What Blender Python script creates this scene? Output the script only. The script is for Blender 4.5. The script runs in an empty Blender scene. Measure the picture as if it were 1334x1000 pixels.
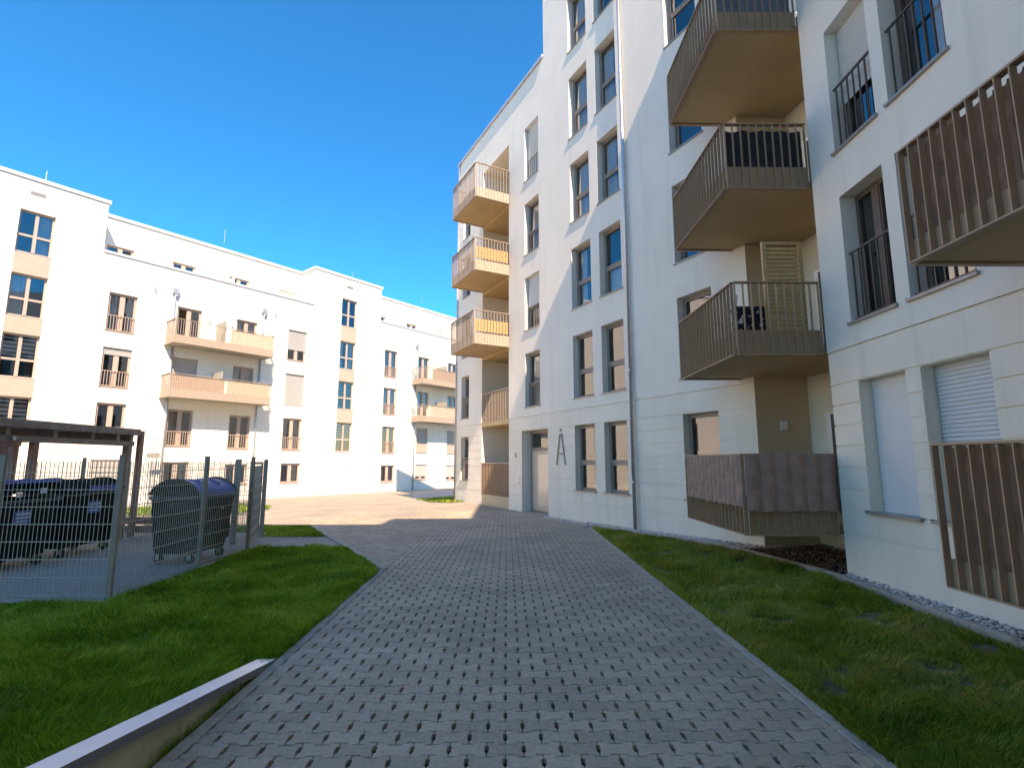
import bpy, math, random
import numpy as np
from mathutils import Matrix, Vector
random.seed(7); RNG = np.random.default_rng(7)
SC = bpy.context.scene; COL = SC.collection
R = math.radians
# ------------------------------------------------------------------ camera, light
cam = bpy.data.cameras.new('camera'); camo = bpy.data.objects.new('camera', cam); COL.objects.link(camo)
cam.sensor_width = 36; cam.sensor_fit = 'HORIZONTAL'; cam.lens = 36 * 680 / 1334
cam.clip_start = .05; cam.clip_end = 2000
camo.location = (0, 0, 1.6); camo.rotation_euler = (R(90 + 8.37), 0, R(-.583))
SC.camera = camo
SUN = Vector((.2585, -.659, .706)).normalized()          # direction towards the sun
world = bpy.data.worlds.new("World"); SC.world = world; world.use_nodes = True
wn = world.node_tree.nodes; wl = world.node_tree.links; wn.clear()
sky = wn.new('ShaderNodeTexSky'); sky.sky_type = 'NISHITA'; sky.sun_disc = False
sky.sun_elevation = math.asin(SUN.z); sky.sun_rotation = math.atan2(SUN.x, SUN.y)
sky.air_density = 1.0; sky.dust_density = .05; sky.ozone_density = 4.5; sky.altitude = 200
hsv = wn.new('ShaderNodeHueSaturation'); hsv.inputs['Saturation'].default_value = 1.7; hsv.inputs['Value'].default_value = 1.0
bg = wn.new('ShaderNodeBackground'); bg.inputs['Strength'].default_value = .10
wo = wn.new('ShaderNodeOutputWorld')
wl.new(sky.outputs[0], hsv.inputs['Color']); wl.new(hsv.outputs[0], bg.inputs[0]); wl.new(bg.outputs[0], wo.inputs[0])
sl = bpy.data.lights.new('sun', 'SUN'); sl.energy = 2.5; sl.angle = R(.5); sl.color = (1, .94, .85)
so = bpy.data.objects.new('sun', sl); COL.objects.link(so); so.rotation_euler = SUN.to_track_quat('Z', 'Y').to_euler(); so.location = (10, -20, 30)
SC.view_settings.view_transform = 'Standard'; SC.view_settings.look = 'None'
SC.view_settings.exposure = 1.95; SC.view_settings.gamma = 1
SC.view_settings.use_white_balance = True; SC.view_settings.white_balance_temperature = 9000; SC.view_settings.white_balance_tint = 22
try: SC.view_settings.use_curve_mapping = False
except Exception: pass

# ------------------------------------------------------------------ materials
def nt(name):
    m = bpy.data.materials.new(name); m.use_nodes = True; n = m.node_tree.nodes; n.clear()
    o = n.new('ShaderNodeOutputMaterial'); return m, n, m.node_tree.links, o
def mat(name, c, rough=.7, metal=0, var=.1, nscale=6., bump=.0, bscale=80., island=0., c2=None, c2scale=3., c2lo=.5, c2hi=.7, spec=.5, objrand=0., streak=0.):
    """procedural surface: two noises of colour, fine relief and a random tone per piece"""
    m, n, l, o = nt(name); b = n.new('ShaderNodeBsdfPrincipled'); l.new(b.outputs[0], o.inputs[0])
    b.inputs['Roughness'].default_value = rough; b.inputs['Metallic'].default_value = metal
    b.inputs['Specular IOR Level'].default_value = spec
    tc = n.new('ShaderNodeNewGeometry')
    no = n.new('ShaderNodeTexNoise'); no.inputs['Scale'].default_value = nscale; no.inputs['Detail'].default_value = 6
    l.new(tc.outputs['Position'], no.inputs['Vector'])
    mr = n.new('ShaderNodeMapRange'); mr.inputs[1].default_value = .3; mr.inputs[2].default_value = .7
    mr.inputs[3].default_value = 1 - var; mr.inputs[4].default_value = 1 + var; l.new(no.outputs[0], mr.inputs[0])
    fac = mr.outputs[0]
    for val, src in ((island, tc.outputs['Random Per Island']), (objrand, None)):
        if val:
            if src is None: src = n.new('ShaderNodeObjectInfo').outputs['Random']
            r2 = n.new('ShaderNodeMapRange'); r2.inputs[3].default_value = 1 - val; r2.inputs[4].default_value = 1 + val
            l.new(src, r2.inputs[0]); mu = n.new('ShaderNodeMath'); mu.operation = 'MULTIPLY'
            l.new(fac, mu.inputs[0]); l.new(r2.outputs[0], mu.inputs[1]); fac = mu.outputs[0]
    if streak:
        mp = n.new('ShaderNodeMapping'); mp.inputs['Scale'].default_value = (5, 5, .22); l.new(tc.outputs['Position'], mp.inputs[0])
        ns_ = n.new('ShaderNodeTexNoise'); ns_.inputs['Scale'].default_value = 1; ns_.inputs['Detail'].default_value = 7; l.new(mp.outputs[0], ns_.inputs['Vector'])
        ms = n.new('ShaderNodeMapRange'); ms.inputs[1].default_value = .55; ms.inputs[2].default_value = .78; ms.inputs[3].default_value = 1; ms.inputs[4].default_value = 1 - streak; l.new(ns_.outputs[0], ms.inputs[0])
        mu = n.new('ShaderNodeMath'); mu.operation = 'MULTIPLY'; l.new(fac, mu.inputs[0]); l.new(ms.outputs[0], mu.inputs[1]); fac = mu.outputs[0]
    src = None
    if c2:
        n2 = n.new('ShaderNodeTexNoise'); n2.inputs['Scale'].default_value = c2scale; n2.inputs['Detail'].default_value = 5
        l.new(tc.outputs['Position'], n2.inputs['Vector'])
        m2 = n.new('ShaderNodeMapRange'); m2.inputs[1].default_value = c2lo; m2.inputs[2].default_value = c2hi; l.new(n2.outputs[0], m2.inputs[0])
        mx = n.new('ShaderNodeMix'); mx.data_type = 'RGBA'; l.new(m2.outputs[0], mx.inputs[0])
        mx.inputs[6].default_value = (*c, 1); mx.inputs[7].default_value = (*c2, 1); src = mx.outputs[2]
    vm = n.new('ShaderNodeVectorMath'); vm.operation = 'SCALE'; l.new(fac, vm.inputs['Scale'])
    if src: l.new(src, vm.inputs[0])
    else: vm.inputs[0].default_value = c
    l.new(vm.outputs[0], b.inputs['Base Color'])
    if bump:
        nb = n.new('ShaderNodeTexNoise'); nb.inputs['Scale'].default_value = bscale; nb.inputs['Detail'].default_value = 4
        l.new(tc.outputs['Position'], nb.inputs['Vector'])
        bu = n.new('ShaderNodeBump'); bu.inputs['Strength'].default_value = bump; bu.inputs['Distance'].default_value = .01
        l.new(nb.outputs[0], bu.inputs['Height']); l.new(bu.outputs[0], b.inputs['Normal'])
    return m
def glass(name, tint=.75, refl=.16):
    m, n, l, o = nt(name)
    t = n.new('ShaderNodeBsdfTransparent'); t.inputs[0].default_value = (tint, tint, tint * .98, 1)
    g = n.new('ShaderNodeBsdfGlossy'); g.inputs['Roughness'].default_value = .01; g.inputs[0].default_value = (.95, .97, 1, 1)
    f = n.new('ShaderNodeFresnel'); f.inputs[0].default_value = 1.5
    a = n.new('ShaderNodeMath'); a.operation = 'MULTIPLY_ADD'; a.inputs[1].default_value = 1.25; a.inputs[2].default_value = refl * .6; a.use_clamp = True
    l.new(f.outputs[0], a.inputs[0])
    x = n.new('ShaderNodeMixShader'); l.new(a.outputs[0], x.inputs[0]); l.new(t.outputs[0], x.inputs[1]); l.new(g.outputs[0], x.inputs[2]); l.new(x.outputs[0], o.inputs[0])
    return m
def brickmat(name, c, mortar, bw, bh, ang, bump=.4, msize=.006, var=.08):
    m, n, l, o = nt(name); b = n.new('ShaderNodeBsdfPrincipled'); l.new(b.outputs[0], o.inputs[0]); b.inputs['Roughness'].default_value = .85
    g = n.new('ShaderNodeNewGeometry'); mp = n.new('ShaderNodeMapping'); mp.inputs['Rotation'].default_value = (0, 0, ang); l.new(g.outputs['Position'], mp.inputs[0])
    t = n.new('ShaderNodeTexBrick'); l.new(mp.outputs[0], t.inputs['Vector'])
    t.inputs['Scale'].default_value = 1; t.inputs['Brick Width'].default_value = bw; t.inputs['Row Height'].default_value = bh; t.inputs['Mortar Size'].default_value = msize
    t.inputs['Color1'].default_value = (*[x * (1 + var) for x in c], 1); t.inputs['Color2'].default_value = (*[x * (1 - var) for x in c], 1); t.inputs['Mortar'].default_value = (*mortar, 1)
    no = n.new('ShaderNodeTexNoise'); no.inputs['Scale'].default_value = .8; no.inputs['Detail'].default_value = 8; l.new(g.outputs['Position'], no.inputs['Vector'])
    mr = n.new('ShaderNodeMapRange'); mr.inputs[1].default_value = .3; mr.inputs[2].default_value = .7; mr.inputs[3].default_value = .82; mr.inputs[4].default_value = 1.12; l.new(no.outputs[0], mr.inputs[0])
    vm = n.new('ShaderNodeVectorMath'); vm.operation = 'SCALE'; l.new(t.outputs['Color'], vm.inputs[0]); l.new(mr.outputs[0], vm.inputs['Scale']); l.new(vm.outputs[0], b.inputs['Base Color'])
    bu = n.new('ShaderNodeBump'); bu.invert = True; bu.inputs['Strength'].default_value = bump; bu.inputs['Distance'].default_value = .008; l.new(t.outputs['Fac'], bu.inputs['Height']); l.new(bu.outputs[0], b.inputs['Normal'])
    return m
M = {}
M['plaster'] = mat('white_plaster', (.86, .805, .71), .9, var=.035, nscale=.9, bump=.6, bscale=120, spec=.2, streak=.10)
M['plaster_low'] = mat('cream_plaster', (.86, .785, .66), .9, var=.05, nscale=1.4, bump=.55, bscale=110, spec=.2, streak=.12)
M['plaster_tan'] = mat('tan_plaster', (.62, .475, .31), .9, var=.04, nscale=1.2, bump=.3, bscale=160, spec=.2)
M['plaster_beige'] = mat('beige_plaster', (.39, .365, .30), .9, var=.04, nscale=2, bump=.3, bscale=160, spec=.2)
M['slab'] = mat('balcony_soffit', (.52, .37, .20), .85, streak=.12, var=.09, nscale=1.3, bump=.1)
M['taupe'] = mat('taupe_metal', (.42, .27, .17), .5, var=.06, nscale=4, spec=.4)
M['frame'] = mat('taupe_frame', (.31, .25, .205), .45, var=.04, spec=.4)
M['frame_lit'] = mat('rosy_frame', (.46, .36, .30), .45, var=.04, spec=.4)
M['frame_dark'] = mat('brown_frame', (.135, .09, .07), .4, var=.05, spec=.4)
M['sill'] = mat('sill_metal', (.36, .33, .30), .4, metal=.3, var=.05)
M['coping'] = mat('coping_metal', (.62, .64, .66), .35, metal=.4, var=.05, nscale=2)
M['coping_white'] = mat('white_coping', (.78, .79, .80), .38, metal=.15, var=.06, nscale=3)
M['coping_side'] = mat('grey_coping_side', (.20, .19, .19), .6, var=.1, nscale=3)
M['zinc'] = mat('zinc_pipe', (.50, .53, .57), .35, metal=.7, var=.08, nscale=5)
M['glass'] = glass('window_glass', .8)
M['glass_door'] = glass('door_glass', .55, .35)
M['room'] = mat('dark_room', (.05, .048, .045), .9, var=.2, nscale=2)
M['curtain'] = mat('white_curtain', (.72, .71, .68), .95, var=.06, nscale=10)
M['blind'] = mat('white_shutter', (.66, .67, .66), .6, var=.02)
M['blind_far'] = mat('far_shutter', (.40, .41, .40), .6, var=.02)
M['blind_grey'] = mat('grey_shutter', (.50, .46, .42), .6, var=.02)
M['paver'] = mat('concrete_paver', (.50, .39, .29), .8, var=.13, nscale=30, bump=.5, bscale=260, island=.13, objrand=.13, c2=(.42, .325, .24), c2scale=.7, c2lo=.4, c2hi=.65, spec=.45)  # same paving as the plaza, colour lightened to lift the shaded path
M['bed'] = mat('joint_sand', (.018, .016, .014), .95, var=.3, nscale=60)
M['kerb'] = mat('kerb_concrete', (.44, .37, .30), .85, var=.14, nscale=12, bump=.5, bscale=150, c2=(.22, .19, .16), c2scale=4, c2lo=.55, c2hi=.75, objrand=.07)
M['plaza'] = brickmat('plaza_paving', (.345, .30, .235), (.23, .20, .16), .21, .13, R(30), var=.07)  # same paving as the path, colour darkened to offset the sun
M['slabgrey'] = brickmat('yard_paving', (.33, .29, .25), (.19, .17, .15), .25, .18, R(4), var=.06)
M['walk'] = brickmat('walkway_paving', (.33, .29, .25), (.23, .20, .18), .2, .1, 0, bump=.2, msize=.004)
M['pave_far'] = mat('pale_concrete', (.38, .35, .32), .9, var=.06, nscale=3, bump=.2)
M['soil'] = mat('lawn_soil', (.045, .045, .018), .95, var=.35, nscale=14, bump=.8, bscale=60, c2=(.085, .06, .035), c2scale=1.6, c2lo=.52, c2hi=.66)
M['soil_r'] = mat('bare_soil', (.12, .085, .04), .95, var=.35, nscale=14, bump=.8, bscale=60, c2=(.23, .15, .09), c2scale=1.4, c2lo=.48, c2hi=.62)
M['earth'] = mat('base_ground', (.12, .10, .08), .95, var=.2, nscale=2)
M['mulch'] = mat('bark_mulch', (.30, .15, .085), .95, var=.4, nscale=30, island=.45)
M['gravel'] = mat('gravel_stone', (.74, .58, .51), .8, var=.2, nscale=20, island=.5)
M['timber'] = mat('weathered_timber', (.32, .24, .185), .8, var=.25, nscale=9, bump=.4, bscale=40, objrand=.1)
M['timber_red'] = mat('stained_timber', (.33, .17, .13), .7, var=.2, nscale=9, bump=.3, bscale=40, objrand=.08)
M['pine'] = mat('pine_wood', (.56, .36, .16), .6, var=.12, nscale=14, bump=.2, bscale=60, objrand=.12)
M['orange_wood'] = mat('orange_wood', (.56, .34, .15), .6, var=.12, nscale=14, objrand=.1)
M['fence'] = mat('galvanised_steel', (.46, .41, .33), .6, metal=0, var=.08, nscale=12)
M['fence_post'] = mat('grey_post', (.30, .25, .19), .75, metal=0, var=.1, nscale=8)
M['bin'] = mat('bin_plastic', (.019, .015, .0125), .85, var=.35, nscale=5, bump=.2, bscale=200, spec=.15)
M['bin_blue'] = mat('blue_lid_plastic', (.03, .09, .36), .42, var=.12, nscale=5)
M['bin_rim'] = mat('dusty_plastic', (.10, .095, .09), .6, var=.2, nscale=6)
M['rubber'] = mat('rubber', (.02, .02, .02), .8, var=.2)
M['white'] = mat('white_sticker', (.7, .7, .7), .6, var=.1, nscale=20)
M['sticker_blue'] = mat('blue_sticker', (.05, .16, .42), .5, var=.1, nscale=20)
M['cloth'] = mat('brown_cloth', (.36, .22, .17), .85, var=.14, nscale=7, bump=.6, bscale=18)
M['cloth_dark'] = mat('dark_brown_cloth', (.27, .15, .10), .8, var=.25, nscale=6, bump=.8, bscale=12)
M['cloth_black'] = mat('dark_cloth', (.03, .03, .035), .85, var=.3, nscale=5)
M['cloth_grey'] = mat('blue_grey_cloth', (.16, .19, .24), .8, var=.2, nscale=5)
M['lamp'] = mat('white_lamp', (.75, .75, .72), .4, var=.02)
M['plastic_white'] = mat('white_plastic', (.7, .7, .7), .5, var=.05)

# ------------------------------------------------------------------ helpers
class MB:
    def __init__(s): s.v = []; s.f = []; s.m = []
    def quad(s, a, b, c, d, mi=0):
        i = len(s.v); s.v += [a, b, c, d]; s.f.append((i, i+1, i+2, i+3)); s.m.append(mi)
    def poly(s, pts, mi=0):
        i = len(s.v); s.v += list(pts); s.f.append(tuple(range(i, i+len(pts)))); s.m.append(mi)
    def box(s, x0, x1, y0, y1, z0, z1, mi=0, T=None):
        i = len(s.v); P = [(x, y, z) for z in (z0, z1) for y in (y0, y1) for x in (x0, x1)]
        if T is not None: P = [tuple(T @ Vector(p)) for p in P]
        s.v += P
        for q in ((0,2,3,1),(4,5,7,6),(0,1,5,4),(2,6,7,3),(0,4,6,2),(1,3,7,5)): s.f.append(tuple(i+k for k in q)); s.m.append(mi)
    def prism(s, pts, z0, z1, mi=0, cap=True):
        n = len(pts); i = len(s.v); s.v += [(p[0], p[1], z0) for p in pts] + [(p[0], p[1], z1) for p in pts]
        for k in range(n): j = (k+1) % n; s.f.append((i+k, i+j, i+n+j, i+n+k)); s.m.append(mi)
        if cap: s.f.append(tuple(i+n+k for k in range(n))); s.m.append(mi); s.f.append(tuple(i+n-1-k for k in range(n))); s.m.append(mi)
    def tube(s, pts, r, k=8, mi=0, cap=True):
        pts = [Vector(p) for p in pts]; rings = []
        for a, p in enumerate(pts):
            t = (pts[min(a+1, len(pts)-1)] - pts[max(a-1, 0)]).normalized()
            u = t.orthogonal().normalized() if a == 0 else (u - t * u.dot(t)).normalized(); w = t.cross(u)
            i = len(s.v); rings.append(i)
            for j in range(k): q = p + u * (r * math.cos(2*math.pi*j/k)) + w * (r * math.sin(2*math.pi*j/k)); s.v.append(tuple(q))
        for a in range(len(rings)-1):
            for j in range(k): jj = (j+1) % k; s.f.append((rings[a]+j, rings[a]+jj, rings[a+1]+jj, rings[a+1]+j)); s.m.append(mi)
        if cap: s.f.append(tuple(rings[0]+k-1-j for j in range(k))); s.m.append(mi); s.f.append(tuple(rings[-1]+j for j in range(k))); s.m.append(mi)
    def mesh(s, name, mats):
        me = bpy.data.meshes.new(name); me.from_pydata(s.v, [], s.f)
        for x in (mats if isinstance(mats, (list, tuple)) else [mats]): me.materials.append(x if not isinstance(x, str) else M[x])
        if any(s.m): me.polygons.foreach_set('material_index', s.m)
        me.update(); return me
WM = {}
def link(name, me, parent=None, world=None, props=None):
    o = bpy.data.objects.new(name, me); COL.objects.link(o)
    w = world if world is not None else (WM[parent.name] if parent else Matrix())
    WM[o.name] = w.copy()
    if parent: o.parent = parent; o.matrix_basis = WM[parent.name].inverted() @ w
    else: o.matrix_basis = w
    for k, v in (props or {}).items(): o[k] = v
    return o
def thing(name, label, cat, world=None, group=None, me=None):
    o = link(name, me, None, world); o['label'] = label; o['category'] = cat
    if group: o['group'] = group
    return o
def frame(O, d): return Matrix(((d[0], -d[1], 0, O[0]), (d[1], d[0], 0, O[1]), (0, 0, 1, 0), (0, 0, 0, 1)))
def T3(x, y, z): return Matrix.Translation((x, y, z))
def smooth(me, ang=None):
    me.polygons.foreach_set('use_smooth', [True] * len(me.polygons)); me.update()
def roundrect(hx, hy, r, k=4):
    p = []
    for cx, cy, a0 in ((hx-r, hy-r, 0), (-hx+r, hy-r, 90), (-hx+r, -hy+r, 180), (hx-r, -hy+r, 270)):
        for j in range(k+1): a = R(a0 + 90*j/k); p.append((cx + r*math.cos(a), cy + r*math.sin(a)))
    return p

# facade frames: x along the wall (to the right seen from outside), y into the building, z up
FM = frame((.72, 16.57), (.457, -.889)); FN = frame((4.50, 0), (0, -1)); LSC = 1.23; LZ = -.368
FL = Matrix.Translation((-9.84, 31.98, LZ)) @ Matrix.Rotation(math.atan2(.7771, .6293), 4, 'Z') @ Matrix.Scale(LSC, 4)   # the far block stands on ground .37 m lower and is modelled in units of 1.23 m

def cuts(lo, hi, holes, i): return sorted({lo, hi, *[min(max(h[i], lo), hi) for h in holes], *[min(max(h[i+1], lo), hi) for h in holes]})
def inhole(s, z, holes): return any(h[0] < s < h[1] and h[2] < z < h[3] for h in holes)
def wall(name, parent, F, s0, s1, z0, z1, holes, material, y=0., depth=.2, nrev=0):
    b = MB(); S = cuts(s0, s1, holes, 0); Z = cuts(z0, z1, holes, 2)
    for i in range(len(S)-1):
        for j in range(len(Z)-1):
            if not inhole((S[i]+S[i+1])/2, (Z[j]+Z[j+1])/2, holes): b.quad((S[i], y, Z[j]), (S[i+1], y, Z[j]), (S[i+1], y, Z[j+1]), (S[i], y, Z[j+1]))
    for h in holes:
        a, c, lo, hi = max(h[0], s0), min(h[1], s1), max(h[2], z0), min(h[3], z1); D = h[4] if len(h) > 4 else depth
        if a >= c or lo >= hi: continue
        if h[0] >= s0: b.quad((a, y, lo), (a, D, lo), (a, D, hi), (a, y, hi))
        if h[1] <= s1: b.quad((c, D, lo), (c, y, lo), (c, y, hi), (c, D, hi))
        if h[3] <= z1: b.quad((a, y, hi), (a, D, hi), (c, D, hi), (c, y, hi))
        if h[2] >= z0: b.quad((a, D, lo), (a, y, lo), (c, y, lo), (c, D, lo))
    return link(name, b.mesh(name, material), parent, F)
def bands(parent, F, s0, s1, grooves, holes, material, y0=.004, y1=.022, g=.011):
    for k in range(len(grooves)-1):
        lo, hi = grooves[k] + (g if k else 0), grooves[k+1] - g
        S = cuts(s0, s1, holes, 0); Z = cuts(lo, hi, holes, 2); run = {}
        for j in range(len(Z)-1):
            if Z[j+1] - Z[j] < .003: continue
            st = None
            for i in range(len(S)-1):
                free = not inhole((S[i]+S[i+1])/2, (Z[j]+Z[j+1])/2, holes)
                if free and st is None: st = S[i]
                if st is not None and (not free or i == len(S)-2):
                    e = S[i] if not free else S[i+1]
                    b = MB(); b.box(st - (.004 if st > s0 else 0), e + (.004 if e < s1 else 0), y0, y1, Z[j], Z[j+1]); st = None
                    link('plaster_band', b.mesh('plaster_band', material), parent, F)

CACHE = {}
def cached(key, fn):
    if key not in CACHE: CACHE[key] = fn()
    return CACHE[key]
def window(parent, F, s0, s1, z0, z1, kind='mid', ribs=True, fm='frame', yd=.17, curtain=None, shutter=0., rail=None, sillw=True, shut='blind', sill_out=.035, tilt=0, railmat=None):
    """frame (part) with pane, interior, sill, shutter, railing and curtain as sub-parts"""
    w, h = s1 - s0, z1 - z0; W = F @ T3(s0, yd, z0); key = (kind, round(w, 2), round(h, 2), fm)
    def fr():
        b = MB(); t = .055; g = MB()
        e = .002
        b.box(e, w-e, 0, .06, e, t); b.box(e, w-e, 0, .06, h-t, h-e); b.box(e, t, 0.002, .058, t, h-t); b.box(w-t, w-e, 0.002, .058, t, h-t)
        P = []
        def sash(x0, x1, a, c, q=.04):
            b.box(x0, x1, -.014, .045, a, a+q); b.box(x0, x1, -.014, .045, c-q, c); b.box(x0, x0+q, -.012, .043, a+q, c-q); b.box(x1-q, x1, -.012, .043, a+q, c-q)
            P.append((x0+q-.004, x1-q+.004, a+q-.004, c-q+.004))
        m = w/2; u = t - .01; wi = w - u; hi = h - u
        if kind == 'mid':
            tz = h * .42; b.box(t-.01, w-t+.01, -.006, .055, tz-.035, tz+.035)
            sash(u+.004, wi-.004, tz+.03, hi); sash(u+.05, wi-.004, u, tz-.03, .03)
        elif kind == 'cross':
            tz = h * .42; b.box(m-.045, m+.045, -.02, .05, t, h-t); b.box(t, m-.045, -.016, .05, tz-.035, tz+.035); b.box(m+.045, w-t, -.016, .05, tz-.035, tz+.035)
            for x0, x1 in ((u, m-.04), (m+.04, wi)):
                for a, c in ((u, tz-.03), (tz+.03, hi)): P.append((x0, x1, a, c))
        elif kind == 'double':
            b.box(m-.055, m+.055, -.022, .05, t, h-t)
            sash(u, m-.05, u, hi, .03); sash(m+.05, wi, u, hi, .03)
        else:
            sash(u+.004, wi-.004, u, hi, .05)
        for x0, x1, a, c in P: g.quad((x0, .02, a), (x1, .02, a), (x1, .02, c), (x0, .02, c))
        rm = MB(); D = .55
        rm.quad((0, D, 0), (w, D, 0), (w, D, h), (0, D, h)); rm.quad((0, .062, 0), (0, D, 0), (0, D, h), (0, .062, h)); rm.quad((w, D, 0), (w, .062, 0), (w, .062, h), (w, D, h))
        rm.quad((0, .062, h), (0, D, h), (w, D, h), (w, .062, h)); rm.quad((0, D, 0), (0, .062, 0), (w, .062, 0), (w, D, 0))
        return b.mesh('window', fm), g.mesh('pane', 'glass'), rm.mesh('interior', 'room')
    a, g, rm = cached(key, fr)
    o = link('window', a, parent, W); link('pane', g, o, W); link('interior', rm, o, W)
    if sillw:
        sm = cached(('sill', round(w, 2), yd, sill_out), lambda: (lambda b: (b.box(-.025, w+.025, -yd-sill_out, -.001, -.03, .001), b.box(-.03, -.024, -yd-sill_out, -yd+.0, -.032, .012), b.box(w+.024, w+.03, -yd-sill_out, -yd, -.032, .012), b.mesh('sill', 'sill'))[-1])(MB()))
        link('sill', sm, o, W)
    if shutter:
        def shm():
            b = MB(); lo = h * (1 - shutter); z = h - .002; b.box(.01, w-.01, -.03, -.018, lo, h-.002)
            n = max(3, int((h-lo)/.045)); st = (h-.01-lo)/n
            for k in range(n if ribs else 0): z = lo + k*st; x0, x1, y0_, y1_ = .012, w-.012, -.030, -.048; b.quad((x0, y0_, z+.001), (x1, y0_, z+.001), (x1, y1_, z+st*.3), (x0, y1_, z+st*.3)); b.quad((x0, y1_, z+st*.3), (x1, y1_, z+st*.3), (x1, y0_, z+st), (x0, y0_, z+st))
            b.box(.008, w-.008, -.042, -.02, lo-.03, lo); return b.mesh('shutter', shut)
        link('shutter', cached(('sh', round(w, 2), round(h, 2), shutter, shut, ribs), shm), o, W)
    if curtain:
        def cm():
            b = MB()
            spans = {'both': [(.05, .36*w), (.7*w, w-.05)], 'full': [(.05, w-.05)], 'left': [(.05, .5*w)], 'right': [(.45*w, w-.05)], 'low': [(.05, w-.05)], 'blind': []}[curtain]
            hi = h-.05 if curtain != 'low' else h*.42; 
            for x0, x1 in spans:
                n = max(4, int((x1-x0)/.035)); xs = [x0+(x1-x0)*i/n for i in range(n+1)]; ys = [.13+.018*math.sin(i*1.9)+.01*math.sin(i*.8) for i in range(n+1)]
                for i in range(n): b.quad((xs[i], ys[i], .05), (xs[i+1], ys[i+1], .05), (xs[i+1], ys[i+1], hi), (xs[i], ys[i], hi))
            if curtain == 'blind':
                n = 5
                for k in range(n): z = h*.5 + k*h*.095; b.box(.07, w-.07, .09, .1, z, z+h*.045)
            return b.mesh('curtain', 'curtain')
        link('curtain', cached(('cu', round(w, 2), round(h, 2), curtain), cm), o, W)
    if rail:
        # rail = (height, y position, bar spacing, single bars as parts?)
        rh, ry, sp, single = rail; rmn = railmat or fm
        b = MB(); b.box(.004, w-.004, -yd+ry-.012, -yd+ry+.018, rh-.02, rh); b.box(.004, w-.004, -yd+ry-.01, -yd+ry+.014, .04, .055)
        n = max(3, int(w/sp)); bar = MB(); bar.box(-.005, .005, -.02, .02, .056, rh-.021)
        if single:
            ro = link('railing', b.mesh('railing', rmn), o, W)
        for k in range(n):
            x = w*(k+.5)/n; b.box(x-.007, x+.007, -yd+ry-.008, -yd+ry+.012, .056, rh-.021)
        if not single: link('railing', cached(('ra', round(w, 2), round(rh, 2)), lambda: b.mesh('railing', rmn)), o, W)
        else:
            ro.data = b.mesh('railing', rmn)
    return o

# ================================================================== RIGHT-HAND BUILDING
main = thing('apartment_building', 'white apartment block on the right with stacked brown slatted balconies and tall windows', 'building', FM)
rows = [(.82, 2.56), (3.30, 5.06), (5.84, 7.63), (8.43, 10.25), (11.08, 13.05), (13.93, 15.8)]
colA, colB, colC, colD, colE = (-.25, .69), (2.50, 3.42), (3.80, 4.68), (6.45, 7.37), (-5.70, -4.90)
wins = []   # s0,s1,z0,z1,options
for r, (a, b_) in enumerate(rows):
    cu = {(0): (None, None, None), 1: (None, None, None), 2: ('both', None, 'full'), 3: ('low', 'full', None), 4: ('left', 'left', None), 5: ('left', 'both', None)}[r]
    if 1 <= r <= 4: wins.append((*colA, a, b_, dict(shutter={2: .55, 4: 1.0}.get(r, 0), shut='blind', curtain={1: 'left', 3: 'full'}.get(r), rail=(.78, .12, .12, False))))
    wins.append((*colB, a, b_, dict(curtain=[None, None, 'both', 'left', 'left', 'left'][r]) if r else dict()))
    wins.append((*colC, a, b_, dict(curtain=[None, None, 'low', 'left', 'left', 'right'][r]) if r else dict()))
    if r != 5 or True: wins.append((*colD, a, b_, dict(curtain=None)))
    if r < 5: wins.append((*colE, a, b_, dict(rail=(.9, .05, .12, False) if r < 2 else None)))
door = (-.51, 1.10, 0, 2.56, .36); logg = (-3.65, -1.41, 0, 13.16, 1.35)
holes = [w[:4] for w in wins] + [door, logg]
ztop_l, ztop_r, STEP = 14.95, 18.7, 1.06
STR = 3.01
wall('wall', main, FM, -6.3, 8.20, 0, STR, holes, 'plaster_low', y=.022)
wall('wall', main, FM, -6.3, STEP, STR, ztop_l, holes, 'plaster', y=-.006)
wall('wall', main, FM, STEP, 8.20, STR, ztop_r, holes, 'plaster', y=-.006)
b = MB(); b.box(-6.3, -3.65, -.006, .03, STR-.003, STR); b.box(-1.41, 8.20, -.006, .03, STR-.003, STR)
link('string_course', b.mesh('string_course', 'plaster'), main, FM)
bands(main, FM, -6.3, 8.20, [0, .50, .82, 1.11, 1.40, 1.69, 1.98, 2.27, 2.56, 2.995], holes, 'plaster_low')
for w in wins: window(main, FM, *w[:4], **w[4])
# body: end wall, returns, roofs
b = MB()
b.quad((-6.3, 12, 0), (-6.3, 0, 0), (-6.3, 0, ztop_l), (-6.3, 12, ztop_l))
b.quad((-6.3, 0, ztop_l-.1), (STEP, 0, ztop_l-.1), (STEP, 12, ztop_l-.1), (-6.3, 12, ztop_l-.1))
b.quad((STEP, 12, ztop_l-.2), (STEP, -.006, ztop_l-.2), (STEP, -.006, ztop_r), (STEP, 12, ztop_r))
b.quad((STEP, 0, ztop_r-.1), (8.20, 0, ztop_r-.1), (8.20, 12, ztop_r-.1), (STEP, 12, ztop_r-.1))
b.quad((-6.3, 12, 0), (8.20, 12, 0), (8.20, 12, ztop_r), (-6.3, 12, ztop_l))
b.quad((8.20, -.006, 0), (8.20, 12, 0), (8.20, 12, ztop_r), (8.20, -.006, ztop_r))
link('wall', b.mesh('wall', 'plaster'), main, FM)
b = MB(); b.box(STEP-.05, 8.3, -.07, .3, ztop_r, ztop_r+.05); link('roof_coping', b.mesh('roof_coping', 'coping'), main, FM)
b = MB(); b.box(-6.34, STEP+.0, -.07, .3, ztop_l, ztop_l+.05); b.box(-6.34, STEP, -.07, -.04, ztop_l-.07, ztop_l)
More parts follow.
